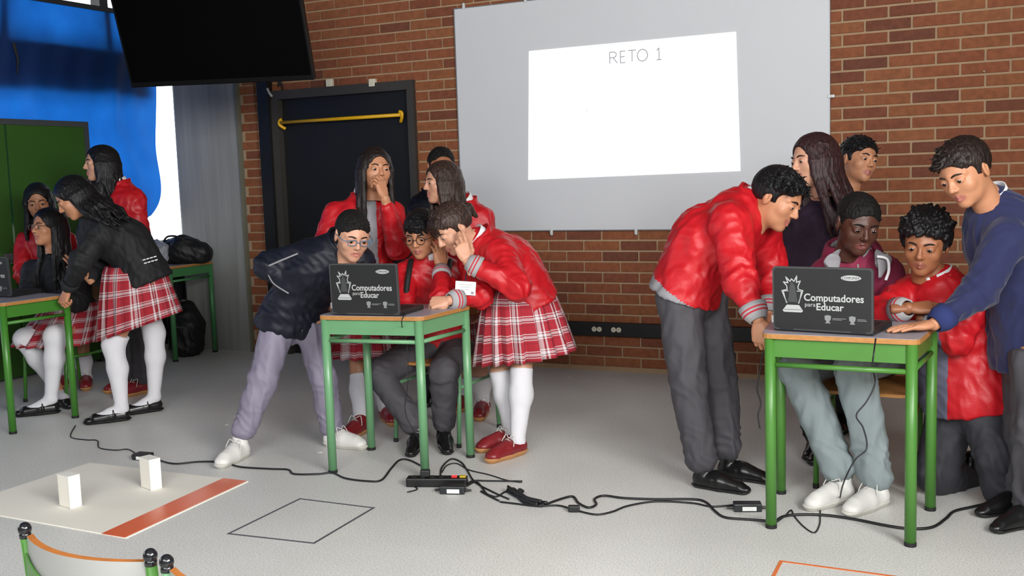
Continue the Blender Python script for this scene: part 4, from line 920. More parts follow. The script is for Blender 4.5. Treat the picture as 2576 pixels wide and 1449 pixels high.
def hair(parent, H, M, sc, style, m, seed, fall=None, length=.3, span=(-115, 115), part=0., bangs=0, rr=1.):
    r = np.random.default_rng(seed); dn = M.T @ nrm(fall if fall is not None else (0, 0, -1)); short = style in ('short', 'crop', 'spiky', 'curly')
    pts = []; lo = np.array([-.12, -.15, -.08]); hi = np.array([.12, .13, .15])
    if not short:
        n = 44
        for i in range(n):
            a = math.radians(span[0] + (span[1] - span[0]) * (i + r.uniform(-.3, .3)) / (n - 1)); sx, cy = math.sin(a), -math.cos(a)
            c0 = np.array([sx * .070, cy * .088 - .012, .055]); c1 = np.array([sx * .084, cy * .100 - .012, -.005]); c2 = np.array([sx * .083, cy * .098 - .014, -.06]) * (1 if abs(a) > 0 else 1)
            if dn[2] > -.5:      # head bowed: hair leaves the head along the fall direction
                c2 = c1 + dn * .06 + np.array([sx, cy, 0]) * .01
            L = length * r.uniform(.82, 1.08); P = [c0, c1, c2]; 
            for q in (.35, .7, 1.): P.append(c2 + dn * L * q + r.normal(size=3) * .009 + np.array([sx, cy, 0]) * (.006 * q) * rr)
            pts.append(P); A = np.array(P); lo = np.minimum(lo, A.min(0) - .03); hi = np.maximum(hi, A.max(0) + .03)
    S = SDF(lo, hi, .0038 if short else .005)
    g = {'crop': .0045, 'short': .009, 'spiky': .012, 'curly': .02}.get(style, .009)
    S.ell((0, -.014, .031), (.0735 + g, .0945 + g, .0825 + g))
    if short:
        S.ell((0, .105, -.024), (.088, .078, .088), .008, mode='sub'); [S.ell((x * .078, .078, .0), (.042, .053, .052), .006, mode='sub') for x in (-1, 1)]; S.cut((0, -.05, -.032), (0, .22, -1), .01)
        for x in (-1, 1): S.ell((x * .09, .0, -.025), (.025, .026, .036), .006, mode='sub')
        N = {'crop': 320, 'short': 340, 'spiky': 300, 'curly': 230}[style]; ln, r0, r1, ou = {'crop': (.012, .0042, .002, .004), 'short': (.026, .0052, .0018, .005), 'spiky': (.034, .0062, .002, .008), 'curly': (.010, .0095, .008, .006)}[style]
        for i in range(N):
            a = r.uniform(0, 6.283); u = r.uniform(.05, 1.); sp = math.sqrt(1 - u * u); d = np.array([sp * math.cos(a), sp * math.sin(a), u])
            p = np.array([0, -.014, .031]) + d * (np.array([.0735, .0945, .0825]) + g - .006)
            if p[1] > .05 and p[2] < .06: continue
            fl_ = nrm(np.array([.35 * part, .6, -.12]) + r.normal(size=3) * .16) if style != 'curly' else nrm(r.normal(size=3))
            S.cone(p, p + fl_ * ln * r.uniform(.7, 1.3) + d * ou * r.uniform(.4, 1.4), r0, r1, .002)
        if bangs:
            for x in np.linspace(-.042, .042, 22): S.chain([np.array([x, .060, .086]), np.array([x * 1.05 + .006 * part, .088 - 4 * x * x, .068]), np.array([x * 1.08 + .022 * part + r.normal() * .005, .093 - 7 * x * x, .05 - .018 * bangs * r.uniform(.3, 1.2)])], [.010, .0065, .0025], .003)
    else:
        S.ell((0, .112, -.03), (.073, .084, .110), .008, mode='sub'); S.cut((0, -.05, -.075), (0, 0, -1), .01)
        for P in pts: S.chain(P, [.012, .0145, .014, .0125, .010, .004], .004)
        for i in range(26):
            x = r.uniform(-.075, .075); S.chain([np.array([x * .3, .035 + r.uniform(-.02, .0), .106]), np.array([x, .01, .103 - abs(x) * .45]), np.array([x * 1.12, -.02 + r.uniform(-.02, .03), .06])], [.004, .006, .005], .004)
        if bangs:
            for q in np.linspace(0, 1, 7): S.chain([np.array([-.02 + .09 * q, .07, .085]), np.array([.03 + .05 * q, .095 - .02 * q, .05]), np.array([.05 + .04 * q, .09 - .03 * q, -.005 - .05 * bangs])], [.009, .009, .004], .004)
        # face stays free
        S.ell((0, .115, -.035), (.060, .076, .108), .006, mode='sub'); S.cone((0, .075, .118), (0, -.05, .122), .0045, .003, .004, mode='sub')
    Vt, Q = S.mesh(); Nn = normals(Vt, Q); Vt = Vt + Nn * (wob(Vt * np.array([1, 1, .3]), 260, seed) * .0016)[:, None]
    return np_mesh('hair', H + (Vt * sc) @ M.T, Q, m, parent)

def glasses(parent, H, M, sc, m, rnd=.0, lens=True):
    b = MB(); T = lambda p: H + M @ (np.array(p) * sc); lp = []
    for x in (-1, 1):
        P = []
        for a in np.linspace(0, 2 * math.pi, 20, endpoint=False):
            c, s_ = math.cos(a), math.sin(a); e = .55 if rnd < .5 else 1.
            P.append(T((x * .031 + .022 * math.copysign(abs(c) ** e, c), .101 - .004 * abs(c), .002 + (.0135 + .006 * rnd) * math.copysign(abs(s_) ** e, s_))))
        b.tube(P, .0017, 6, closed=True); lp.append(P)
        b.tube([T((x * .053, .097, .006)), T((x * .074, .08, .008)), T((x * .082, .0, .006))], .0018, 6)
    b.tube(spline([T((-.010, .101, .004)), T((0, .107, .007)), T((.010, .101, .004))], 4), .0016, 6)
    o = b.build('glasses', m, parent, True)
    return o

def person(label, J, skin='tan', hairk=None, top=None, bottom=None, shoes=None, S=1., face=None, smile=0, mouth=0, sw=.155, hw=.082, girth=1., mid=None, hems=.03, collar=None, shirt=True, cuff=None, fold=1., panel=None, hand=('relax', 'relax'), sub=None, seed=1, eyes=True, hs=1., arms=True, legs=True, loose=1., hoodm=None):
    """One figure from its joints.  r / l are the figure's own right and left."""
    face = nrm(face); lat = nrm(np.cross(face, UPW)); pel, ch = J['pel'], J['ch']; sp = nrm(ch - pel); fr = nrm(face - sp * (face @ sp)); H = J['head']
    M = frame(J['hf'], J.get('hu', UPW)); hsc = hs
    g0 = np.array([pel[0], pel[1], 0]); root = thing('person', label, 'person', g0)
    j = dict(J); j.setdefault('mid', (pel + ch) / 2 - fr * .02 if mid is None else (pel + ch) / 2 - fr * mid)
    for s, q in (('r', 1), ('l', -1)):
        j.setdefault('s' + s, ch + lat * q * sw - sp * .02); j.setdefault('h' + s, pel + lat * q * hw - UPW * .02)
    nb = ch + sp * .045; hb = H + M @ np.array([0, -.026, -.085]) * hsc
    allp = np.array([v for k, v in j.items() if k not in ('hf', 'hu', 'tr', 'tl', 'hdr', 'hdl', 'hnr', 'hnl') and v is not None]); lo, hi = allp.min(0) - .17, allp.max(0) + .17
    # ---- body: torso, limbs, neck (one skin surface) with head and hands
    C = SDF(lo, hi, .011); C.cone(pel, j['mid'], .08, .085, .03, (fr, 1.35)).cone(j['mid'], ch - sp * .06, .09, .10, .03, (fr, 1.3)).cone(ch, nb, .05, .047, .04).cone(nb, hb, .047 * S, .047 * S, .03)
    parts = []
    for s in 'rl':
        if arms: C.cone(ch - sp * .03, j['s' + s], .055, .05, .03).chain([j['s' + s], j['e' + s], j['w' + s]], [.045, .035, .024], .02)
        if legs: C.chain([j['h' + s], j['k' + s], j['a' + s]], [(.05 if bottom and bottom[0] == 'skirt' else .075) * S, .044 * S, .032], .03)
    cv, cq = C.mesh(); parts.append((cv, cq)); hv, hq, lip = head_tpl(smile, mouth); parts.append((H + (hv * hsc) @ M.T, hq)); at = [np.zeros(len(cv)), lip]
    if arms:
        for i, s in enumerate('rl'):
            if hand[i] is None: continue
            v, q = hand_tpl(hand[i]); d = nrm(j.get('hd' + s, j['w' + s] - j['e' + s])); nn = j.get('hn' + s, -fr); x = nrm(np.cross(d, nn)); zz = np.cross(x, d); v = v.copy() * .94 * S
            fl_ = j.get('th' + s, 1 if s == 'l' else -1)
            vv = j['w' + s] + np.outer(v[:, 0] * fl_, x) + np.outer(v[:, 1], d) + np.outer(v[:, 2], zz); parts.append((vv, q if fl_ > 0 else q[:, ::-1])); at.append(np.zeros(len(v)))
    bv, bq = join(parts); np_mesh('body', bv, bq, SK[skin], root, attrs={'lip': np.concatenate(at)})
    if eyes:
        for x in (-1, 1):
            o = link('eye', EYE, root); o.matrix_basis = Matrix.Translation(Vector(H + M @ np.array([x * .031, .0745, .002]) * hsc)) @ Matrix([list(r_) + [0] for r_ in M] + [[0, 0, 0, 1]]) @ Matrix.Rotation(-.22, 4, 'X') @ Matrix.Scale(hsc, 4)
            b = MB(); b.tube(spline([H + M @ (np.array(p) * hsc) for p in ((x * .012, .0885, .020), (x * .03, .0875, .0265), (x * .047, .073, .021))], 4), [.0022, .003, .003, .0032, .0032, .003, .0028, .002, .001], 6); b.build('eyebrow', HR['black'] if hairk is None else hairk['m'], root, True)
    if hairk: hair(root, H, M, hsc, hairk['s'], hairk['m'], seed, hairk.get('fall'), hairk.get('len', .3), hairk.get('span', (-115, 115)), hairk.get('part', 0), hairk.get('bangs', 0), hairk.get('rr', 1.))
    # ---- upper garment
    tn, tm = top
    G = SDF(lo, hi, .008); hem = pel - sp * hems; a = .135 * girth; f13 = (fr, 1.32)
    G.chain([pel - sp * .05, j['mid'], ch - sp * .11, ch - sp * .055], [a * 1.22, a * 1.06, a * 1.02, a * .86], .05, f13)
    hn = nrm(sp + .7 * UPW); G.cut(hem, -hn, .006)
    G.cone(ch - sp * .055, nb + sp * .0, .085, .058, .05)
    for s in 'rl':
        G.cone(ch - sp * .04, j['s' + s] - sp * .01, .078 * loose, .066 * loose, .05)
        if arms: G.chain([j['s' + s], j['e' + s], j['w' + s] + nrm(j['e' + s] - j['w' + s]) * .06], [.064 * loose, .056 * loose, .036 * loose], .018)
    gv, gq = G.mesh(); gn = normals(gv, gq)
    amp = ridge(gv, 26, seed) * .0048 + ridge(gv, 52, seed + 5) * .003
    if arms:
        for s in 'rl':       # sleeve creases gather at the elbow
            e_ = j['e' + s]; d = np.linalg.norm(gv - e_, axis=1); ax_ = nrm(j['w' + s] - j['s' + s]); amp += np.exp(-(d / .085) ** 2) * (1 - 2 * np.abs(np.sin((gv - e_) @ ax_ * 62 + 2.6 * wob(gv, 24, seed + 9)))) * .007
    dh = (gv - hem) @ sp; amp += np.exp(-((dh - .06) / .07) ** 2) * np.sin(gv @ lat * 60 + 3 * wob(gv, 20, seed + 3)) * .003
    gv = gv + gn * (amp * fold)[:, None]
    cen = gv[gq].mean(1); mi = np.zeros(len(gq), int); mats_ = [tm]
    if panel:
        mats_.append(panel['m']); mi = np.where(panel['fn'](cen, ch, pel, lat, fr, sp), 1, 0)
    np_mesh(tn, gv, gq, mats_, root, mi)
    if collar:
        ring_tube('collar', nb - sp * .028 - fr * .004, nrm(sp * .8 + (hb - nb) * 3), fr, .066 * S, .078 * S, collar.get('h', .045), collar['m'], root, collar.get('gap', .5), 1.05, .008)
    if shirt:
        ring_tube('shirt_collar', nb - sp * .004, nrm(sp * .5 + (hb - nb) * 5), fr, .062 * S, .063 * S, .046, shirt if shirt is not True else WHITE, root, .22, 1.0, .004)
    if cuff and arms:
        for i, s in enumerate('rl'):
            d = nrm(j['w' + s] - j['e' + s]); ring_tube('cuff', j['w' + s] - d * .062, d, fr if abs(fr @ d) < .9 else lat, .046 * loose, .034, .062, cuff, root, 0, 1., .006, bulge=.006)
    # ---- lower garment
    if bottom:
        kind, bm_ = bottom[0], bottom[1]; opt = bottom[2] if len(bottom) > 2 else {}
        if kind == 'trousers':
            B = SDF(lo, hi, .009); k = opt.get('w', 1.)
            B.cone(pel + sp * .05, pel - UPW * .03, a * .93, a * .95, .03, f13).cone(j['hr'], j['hl'], .086 * k, .086 * k, .03)
            B.cut(pel + sp * .07, sp)
            for s in 'rl':
                up1 = nrm(j['k' + s] - j['a' + s]); B.chain([j['h' + s], j['k' + s], j['a' + s] + up1 * .045], [.088 * k, .072 * k, .062 * k], .022)
            if not opt.get('sit'): B.cut(hem + hn * .09, hn)
            bv, bq = B.mesh(); bn = normals(bv, bq); am = ridge(bv * np.array([1, 1, .35]), 34, seed + 2) * .0045 + ridge(bv * np.array([1, 1, .6]), 60, seed + 8) * .002
            for s in 'rl':
                for q_, rad, fq in ((j['k' + s], .1, 50), (j['a' + s] + UPW * .09, .1, 75)): d = np.linalg.norm(bv - q_, axis=1); am += np.exp(-(d / rad) ** 2) * (1 - 2 * np.abs(np.sin((bv - q_) @ np.array([.5, .3, .8]) * fq + 3.5 * wob(bv, 22, seed + 4)))) * .005
            np_mesh('trousers', bv + bn * am[:, None], bq, bm_, root)
        else:
            skirt(root, opt.get('wc', pel + sp * .03), opt['hc'], opt.get('wx', .135), opt.get('wy', .11), opt.get('hx', .22), opt.get('hy', .19), lat, nrm(np.cross(UPW, lat)) * 1.0, opt.get('pleats', 20), seed, opt.get('tilt', 0.))
            for s in 'rl':
                kn, an, t = j['k' + s], j['a' + s], nrm([j['t' + s][0], j['t' + s][1], 0]); dr = opt.get('drop', .03); u_ = nrm(kn - an) if dr >= 0 else nrm(j['h' + s] - kn); kk = kn - u_ * dr
                P_ = [kk, kn * .62 + an * .38 - t * .006, an] if dr >= 0 else [kk, kn, kn * .62 + an * .38 - t * .006, an]; R_ = ([.054] if dr >= 0 else [.062, .059]) + [.054, .034]
                K = SDF(np.min(P_, 0) - .17, np.max(P_, 0) + .17, .006); K.chain(P_, R_, .03).cut(kk + u_ * .005, u_, .004)
                K.chain([an - UPW * .01, an * [1, 1, 0] + UPW * .048 + t * .06, an * [1, 1, 0] + UPW * .034 + t * .125], [.036, .031, .024], .02)
                v, q = K.mesh(); np_mesh('sock', v + normals(v, q) * (wob(v, 70, seed) * .001)[:, None], q, SOCK, root)
    if shoes:
        for s in 'rl':
            if j.get('t' + s) is None: continue
            (uv_, uq), (sv, sq), L = shoe_tpl(shoes); t = nrm([j['t' + s][0], j['t' + s][1], 0]); x = np.cross(t, UPW); a_ = j['a' + s]; z0 = j.get('f' + s, 0.); tz = j.get('pitch' + s, 0.); T3 = nrm(t + UPW * tz); U3 = np.cross(x, T3)
            o_ = np.array([a_[0], a_[1], z0]) + t * .03
            tr_ = lambda v: o_ + np.outer(v[:, 0], x) * .98 * S + np.outer(v[:, 1], T3) * S + np.outer(v[:, 2], U3) * S
            sh = np_mesh('shoe', tr_(uv_), uq, SHOE[shoes][0], root); np_mesh('sole', tr_(sv), sq, SHOE[shoes][1], sh)
            if L.v: LL = MB(); LL.add(tr_(np.array(L.v)), L.f); LL.build('laces', mat('white_lace', '#d5d2cc', .8), sh, True)
    j.update(lat=lat, fr=fr, sp=sp, M=M, H=H, nb=nb, hem=hem); return root, j

# ------------------------------------------------------------------ the people (joints measured in the photograph, each at its own distance)
def stripe_front(w=.022, u0=0.): return lambda c, ch, pel, lat, fr, sp: (np.abs((c - ch) @ lat - u0) < w) & ((c - ch) @ fr > .0)
def hemband(w=.022): return lambda c, ch, pel, lat, fr, sp: ((c - pel) @ sp < -.03 + w)
def knee_back(): pass
DOWN = np.array([0, 0, -1.])
# -- group at the pale green desk --------------------------------------------------
r, j = person('boy in navy jacket and blue-armed glasses bending over the laptop, hand in pocket', dict(
    pel=D(738, 790, 5.12), ch=D(838, 632, 4.98), head=D(886, 592, 4.86), hf=V(.42, -.42, .8), hu=V(.15, 1, .25),
    sr=D(778, 640, 4.98), er=D(672, 668, 5.0), wr=D(749, 742, 4.965), sl=D(905, 655, 5.05), el=D(920, 745, 5.1), wl=D(870, 790, 5.0),
    hr=D(705, 805, 5.08), hl=D(776, 808, 5.14), kr=D(662, 955, 5.03), ar=D(604, 1102, 5.0), kl=D(812, 950, 5.15), al=D(836, 1092, 5.17),
    tr=V(-.25, 0, .9), tl=V(.9, 0, .5), hdr=V(.6, -.5, -.55), hnr=V(.3, .5, .8)),
    'light', dict(s='crop', m=HR['crop']), ('jacket', NAVY), ('trousers', LAV, dict(w=.92)), 'sneaker', face=V(.7, 0, .55), sw=.15, hw=.08, girth=1.05, hems=.085, mid=.03, collar=dict(m=NAVY, h=.06, gap=.45), shirt=None, cuff=None, seed=3, mouth=1, hand=(None, None), loose=1.08)
glasses(r, j['H'], j['M'], 1., mat('blue_glasses', '#3c6f96', .3))
b = MB(); b.tube(spline([D(768, 630, 4.905), D(715, 652, 4.92), D(668, 672, 4.935)], 5), .0045, 6); b.build('reflective_piping', GREY, r, True)
b = MB(); b.tube(spline([D(675, 692, 4.935), D(690, 715, 4.90), D(726, 738, 4.865)], 5), .0035, 6); b.build('reflective_piping', GREY, r, True)

r, j = person('girl in red jacket covering her mouth, standing before the black door', dict(
    pel=D(915, 780, 5.55), ch=D(915, 522, 5.5), head=D(944, 428, 5.42), hf=V(.42, -.05, .85), hu=V(.0, 1, .05),
    sr=D(845, 540, 5.5), er=D(800, 655, 5.5), wr=D(835, 745, 5.4), sl=D(985, 535, 5.48), el=D(1002, 625, 5.38), wl=D(968, 498, 5.27),
    kr=D(905, 930, 5.5), ar=D(908, 1068, 5.42), kl=D(955, 925, 5.6), al=D(970, 1035, 5.72), tr=V(-.3, 0, .9), tl=V(.3, 0, .9), hdl=V(-.25, .9, .15), hnl=V(.7, .2, .6)),
    'tan', dict(s='long', m=HR['dark'], len=.42, span=(-118, 118)), ('jacket', RED), ('skirt', PLAID, dict(hc=D(925, 890, 5.55))), 'boat', face=V(.25, 0, .95), sw=.15, hems=.06, collar=dict(m=RED, h=.05, gap=.6), cuff=None, panel=dict(m=GREY, fn=stripe_front(.032, -.02)), seed=5, hand=('relax', 'mouth'), smile=1)

r, j = person('girl in red jacket with straight brown hair turned sideways behind the seated boy', dict(
    pel=D(1185, 790, 5.8), ch=D(1172, 535, 5.75), head=D(1112, 460, 5.66), hf=V(-.85, -.1, .42), hu=V(0, 1, .05),
    sr=D(1120, 555, 5.85), er=D(1090, 660, 5.85), wr=D(1060, 740, 5.7), sl=D(1212, 550, 5.7), el=D(1240, 660, 5.65), wl=D(1215, 760, 5.55),
    kr=D(1180, 935, 5.85), ar=D(1180, 1020, 5.95), kl=D(1205, 930, 5.72), al=D(1216, 1022, 5.78), tr=V(-.4, 0, .8), tl=V(-.1, 0, .9)),
    'light', dict(s='long', m=HR['brown'], len=.22, span=(-125, 125), fall=V(.18, -1, -.1)), ('jacket', RED), ('skirt', PLAID, dict(hc=D(1195, 895, 5.8))), 'boat', face=V(-.8, 0, .5), sw=.145, hems=.05, collar=dict(m=RED, h=.05, gap=.6), cuff=CUFF, seed=8, smile=1)

r, j = person('person in navy jacket almost hidden behind the brown-haired girl', dict(
    pel=D(1105, 770, 6.15), ch=D(1092, 505, 6.1), head=D(1110, 420, 6.02), hf=V(.25, -.1, .9), hu=V(0, 1, 0),
    sr=D(1060, 520, 6.1), er=D(1050, 620, 6.1), wr=D(1065, 720, 6.05), sl=D(1140, 525, 6.1), el=D(1150, 620, 6.1), wl=D(1140, 720, 6.05),
    kr=D(1090, 900, 6.15), ar=D(1090, 985, 6.17), kl=D(1125, 900, 6.15), al=D(1125, 985, 6.17), tr=V(-.1, 0, .9), tl=V(.1, 0, .9)),
    'brown', dict(s='crop', m=HR['crop']), ('jacket', NAVY), ('trousers', CHARD), 'oxford', face=V(.1, 0, 1), sw=.14, collar=dict(m=NAVY, h=.05, gap=.5), seed=9)

r, j = person('seated boy in round dark glasses and red jacket resting cheek on hand', dict(
    pel=D(1105, 860, 5.36), ch=D(1080, 668, 5.16), head=D(1060, 588, 5.06), hf=V(-.25, -.4, .85), hu=V(-.1, 1, .3),
    sr=D(1022, 690, 5.14), er=D(1010, 790, 4.98), wr=D(985, 785, 4.86), sl=D(1140, 685, 5.2), el=D(1114, 752, 4.86), wl=D(1110, 674, 5.0),
    hr=D(1060, 880, 5.32), hl=D(1150, 880, 5.36), kr=D(952, 938, 5.14), ar=D(1050, 1082, 5.1), kl=D(1118, 935, 4.98), al=D(1116, 1078, 5.12), tr=V(-.1, 0, 1), tl=V(.15, 0, 1), hdl=V(-.1, 1, .05), hnl=V(.5, -.1, .8)),
    'tan', dict(s='short', m=HR['black'], part=-1, bangs=1), ('jacket', RED), ('trousers', CHAR, dict(w=.95, sit=1)), 'oxford', face=V(-.1, 0, 1), sw=.15, hems=.05, mid=.05, collar=dict(m=RED, h=.05, gap=.6), cuff=CUFF, seed=12, hand=('flat', 'relax'))
glasses(r, j['H'], j['M'], 1., mat('dark_glasses', '#1a1413', .3), 1.)
for x0, x1 in ((1030, 1024), (1128, 1120)):
    b = MB(); P = spline([D(x0 + 4, 655, 5.10), D(x0 - 2, 690, 5.02), D(x1 - 2, 740, 5.0), D(x1, 800, 5.03)], 5); b.tube(P, .014, 8); b.build('backpack_strap', mat('black_webbing', '#121214', .7), r, True)

r, j = person('girl in red jacket and plaid skirt bending with fingers on her cheek', dict(
    pel=D(1318, 745, 5.02), ch=D(1222, 622, 4.93), head=D(1140, 574, 4.86), hf=V(-.66, -.62, .35), hu=V(-.45, .85, .25),
    sr=D(1190, 660, 5.05), er=D(1208, 742, 4.84), wr=D(1130, 756, 4.73), sl=D(1258, 640, 4.83), el=D(1300, 722, 4.70), wl=D(1176, 658, 4.70),
    hr=D(1300, 770, 5.1), hl=D(1335, 770, 4.94), kr=D(1258, 932, 5.06), ar=D(1288, 1092, 5.06), kl=D(1312, 925, 4.93), al=D(1302, 1108, 4.9), tr=V(-.8, 0, .55), tl=V(-.62, 0, .65), hdr=V(-1, -.15, .1), hnr=V(-.1, .6, .7), hdl=V(-.35, .9, -.1), hnl=V(.2, .1, 1)),
    'light', dict(s='short', m=HR['brown'], part=1, bangs=2), ('jacket', RED), ('skirt', PLAID, dict(wc=D(1304, 725, 5.02), hc=D(1325, 895, 5.02), wx=.14, wy=.15, hx=.20, hy=.235, drop=.004, tilt=.12)), 'boat', face=V(-.92, 0, .35), sw=.15, hems=.045, mid=.045, girth=1.08, collar=dict(m=RED, h=.055, gap=.7), cuff=CUFF, panel=dict(m=GREY, fn=lambda c, ch, pel, lat, fr, sp: ((c - pel) @ sp < .085) & ((c - pel) @ fr > .055)), seed=15, hand=('fist', 'cheek'), loose=1.1)
b = MB(); H, M = j['H'], j['M']
S_ = SDF((-.05, -.17, -.06), (.05, -.06, .07), .005); S_.chain([np.array([0, -.09, .03]), np.array([0, -.12, .025]), np.array([0, -.13, -.03])], [.026, .024, .01], .01); v, q = S_.mesh(); np_mesh('hair_knot', H + v @ M.T, q, HR['brown'], r)
c = D(1171, 725, 4.74); bd = thing('name_badge', 'white name badge on a dark lanyard hanging from the bending girl', 'badge', c); ax_, ay_ = V(1, -.06, 0), V(.06, 1, 0)
b = MB(); b.box(c, (.093, .062, .003), (ax_, ay_, np.cross(ax_, ay_)), bev=.001); b.build('card', mat('badge_card', '#d9dce0', .3), bd)
b = MB(); b.box(c + ax_ * -.03 - ay_ * .022 + np.cross(ax_, ay_) * .002, (.024, .006, .0006), (ax_, ay_, np.cross(ax_, ay_))); b.box(c + ax_ * .032 - ay_ * .02 + np.cross(ax_, ay_) * .002, (.012, .012, .0006), (ax_, ay_, np.cross(ax_, ay_)))
for i in range(3): b.box(c + ay_ * (.016 - i * .011) + np.cross(ax_, ay_) * .002, (.06 - .012 * i, .002, .0006), (ax_, ay_, np.cross(ax_, ay_)))
b.build('badge_print', mat('badge_ink', '#8a7d86', .6), bd)
b = MB(); b.tube(spline([D(1196, 640, 4.80), D(1180, 668, 4.74), D(1172, 695, 4.74), c + ay_ * .031], 5), .003, 6); b.build('lanyard', mat('dark_lanyard', '#1c1730', .7), bd)

# -- group at the bright green desk --------------------------------------------------
r, j = person('boy in red jacket and grey trousers leaning in with a hand on the desk corner', dict(
    pel=D(1738, 722, 4.36), ch=D(1868, 530, 4.25), head=D(1955, 500, 4.16), hf=V(.68, -.52, .5), hu=V(.35, .85, .2),
    sr=D(1838, 560, 4.10), er=D(1862, 705, 4.0), wr=D(1908, 806, 3.93), sl=D(1915, 580, 4.36), el=D(1945, 690, 4.4), wl=D(1935, 790, 4.3),
    hr=D(1708, 750, 4.30), hl=D(1775, 745, 4.43), kr=D(1732, 965, 4.30), ar=D(1768, 1178, 4.30), kl=D(1808, 950, 4.42), al=D(1830, 1150, 4.43), tr=V(.8, 0, .6), tl=V(.75, 0, .6), hdr=V(.08, -1, .25), hnr=V(-.5, .1, .85)),
    'tan', dict(s='spiky', m=HR['black'], part=1), ('jacket', RED), ('trousers', CHAR, dict(w=1.04)), 'oxford', face=V(.85, 0, .3), sw=.165, hw=.088, girth=1.18, hems=.05, mid=.06, collar=dict(m=RED, h=.06, gap=.6), cuff=CUFF, panel=dict(m=GREY, fn=hemband(.0)), seed=21, hand=('grip', 'relax'), smile=1, loose=1.2, hs=1.04)

r, j = person('woman with long dark hair in a purple knit standing behind the boys', dict(
    pel=D(2020, 810, 4.78), ch=D(2055, 545, 4.74), head=D(2048, 405, 4.66), hf=V(-.92, -.12, .28), hu=V(-.05, 1, 0),
    sr=D(2000, 570, 4.86), er=D(1990, 700, 4.86), wr=D(1985, 810, 4.7), sl=D(2110, 570, 4.66), el=D(2125, 700, 4.66), wl=D(2080, 800, 4.6),
    kr=D(2035, 980, 4.8), ar=D(2062, 1112, 4.8), kl=D(2060, 980, 4.74), al=D(2075, 1110, 4.72), tr=V(-.5, 0, .8), tl=V(-.5, 0, .8)),
    'light', dict(s='long', m=HR['auburn'], len=.34, span=(-130, 130), fall=V(.28, -1, .05), rr=2.), ('sweater', PURPLE), ('trousers', BLKJ), 'oxford', face=V(-.75, 0, .6), sw=.16, girth=1.12, hems=.12, collar=None, shirt=None, cuff=None, seed=24, smile=1, hs=1.05)

r, j = person('boy with short dark hair peeking from behind the long-haired woman', dict(
    pel=D(2115, 790, 5.25), ch=D(2118, 540, 5.22), head=D(2160, 402, 5.12), hf=V(.35, -.12, .9), hu=V(.12, 1, 0),
    sr=D(2055, 555, 5.22), er=D(2045, 650, 5.2), wr=D(2060, 740, 5.1), sl=D(2165, 560, 5.2), el=D(2175, 660, 5.2), wl=D(2160, 740, 5.1),
    kr=D(2100, 930, 5.25), ar=D(2100, 1060, 5.26), kl=D(2140, 930, 5.25), al=D(2140, 1060, 5.26), tr=V(-.1, 0, 1), tl=V(.1, 0, 1)),
    'tan', dict(s='short', m=HR['black'], part=1), ('jacket', mat('mauve_grey_fleece', '#6b6068', .85, var=.08)), ('trousers', CHARD), 'oxford', face=V(.2, 0, 1), sw=.14, collar=None, seed=26, eyes=True)

def hood(c, ch, pel, lat, fr, sp): return np.zeros(len(c), bool)
r, j = person('seated boy in maroon hoodie and white sneakers reading the laptop screen', dict(
    pel=D(2175, 860, 4.50), ch=D(2152, 668, 4.30), head=D(2158, 562, 4.16), hf=V(.06, -.42, .9), hu=V(.08, 1, .3),
    sr=D(2075, 690, 4.30), er=D(2040, 790, 4.25), wr=D(2060, 830, 4.05), sl=D(2232, 690, 4.28), el=D(2262, 800, 4.25), wl=D(2215, 838, 4.05),
    hr=D(2110, 885, 4.42), hl=D(2228, 890, 4.40), kr=D(2008, 925, 4.12), ar=D(2120, 1205, 4.06), kl=D(2148, 915, 4.0), al=D(2208, 1225, 3.99), tr=V(-.75, 0, .5), tl=V(-.75, 0, .6), hdr=V(.3, 0, 1), hdl=V(-.3, 0, 1), hnr=UPW, hnl=UPW),
    'dark', dict(s='crop', m=HR['crop']), ('hoodie', MAROON), ('trousers', STONE, dict(w=1.02, sit=1)), 'sneaker', face=V(0, 0, 1), sw=.165, girth=1.1, hems=.05, mid=.05, collar=None, shirt=GREY, cuff=CUFFM, seed=31, mouth=1, hs=1.04)
b = MB()
hc_ = j['nb']
ring_tube('hood', j['nb'] - j['sp'] * .055 - j['fr'] * .025, nrm(j['sp'] * 1.0 - j['fr'] * .25), j['fr'], .135, .094, .11, MAROON, r, .8, .9, .02, bulge=.008)
ring_tube('hood_lining', j['nb'] - j['sp'] * .05 - j['fr'] * .02, nrm(j['sp'] * 1.0 - j['fr'] * .2), j['fr'], .112, .074, .10, GREY, r, .62, .95, .012)
for s_ in (-1, 1):
    P = [D(2158 + s_ * 48, 632, 4.20), D(2158 + s_ * 64, 658, 4.165), D(2158 + s_ * 56, 696, 4.14)]
    S_ = SDF(np.min(P, 0) - .06, np.max(P, 0) + .06, .005); S_.chain(P, [.012, .036, .010], .01, (j['fr'], 4.5)); v, q = S_.mesh(); np_mesh('hood_lapel', v, q, GREY, r)
b = MB(); b.tube(spline([D(2206, 645, 4.13), D(2232, 652, 4.13), D(2236, 680, 4.13), D(2228, 705, 4.13)], 5), .006, 7); b.build('drawcord', WHITE, r, True)
b = MB(); b.tube([D(2158, 665, 4.12), D(2161, 705, 4.10)], .004, 6); b.build('zip', mat('zip_steel', '#b8b4b0', .3, .7), r)

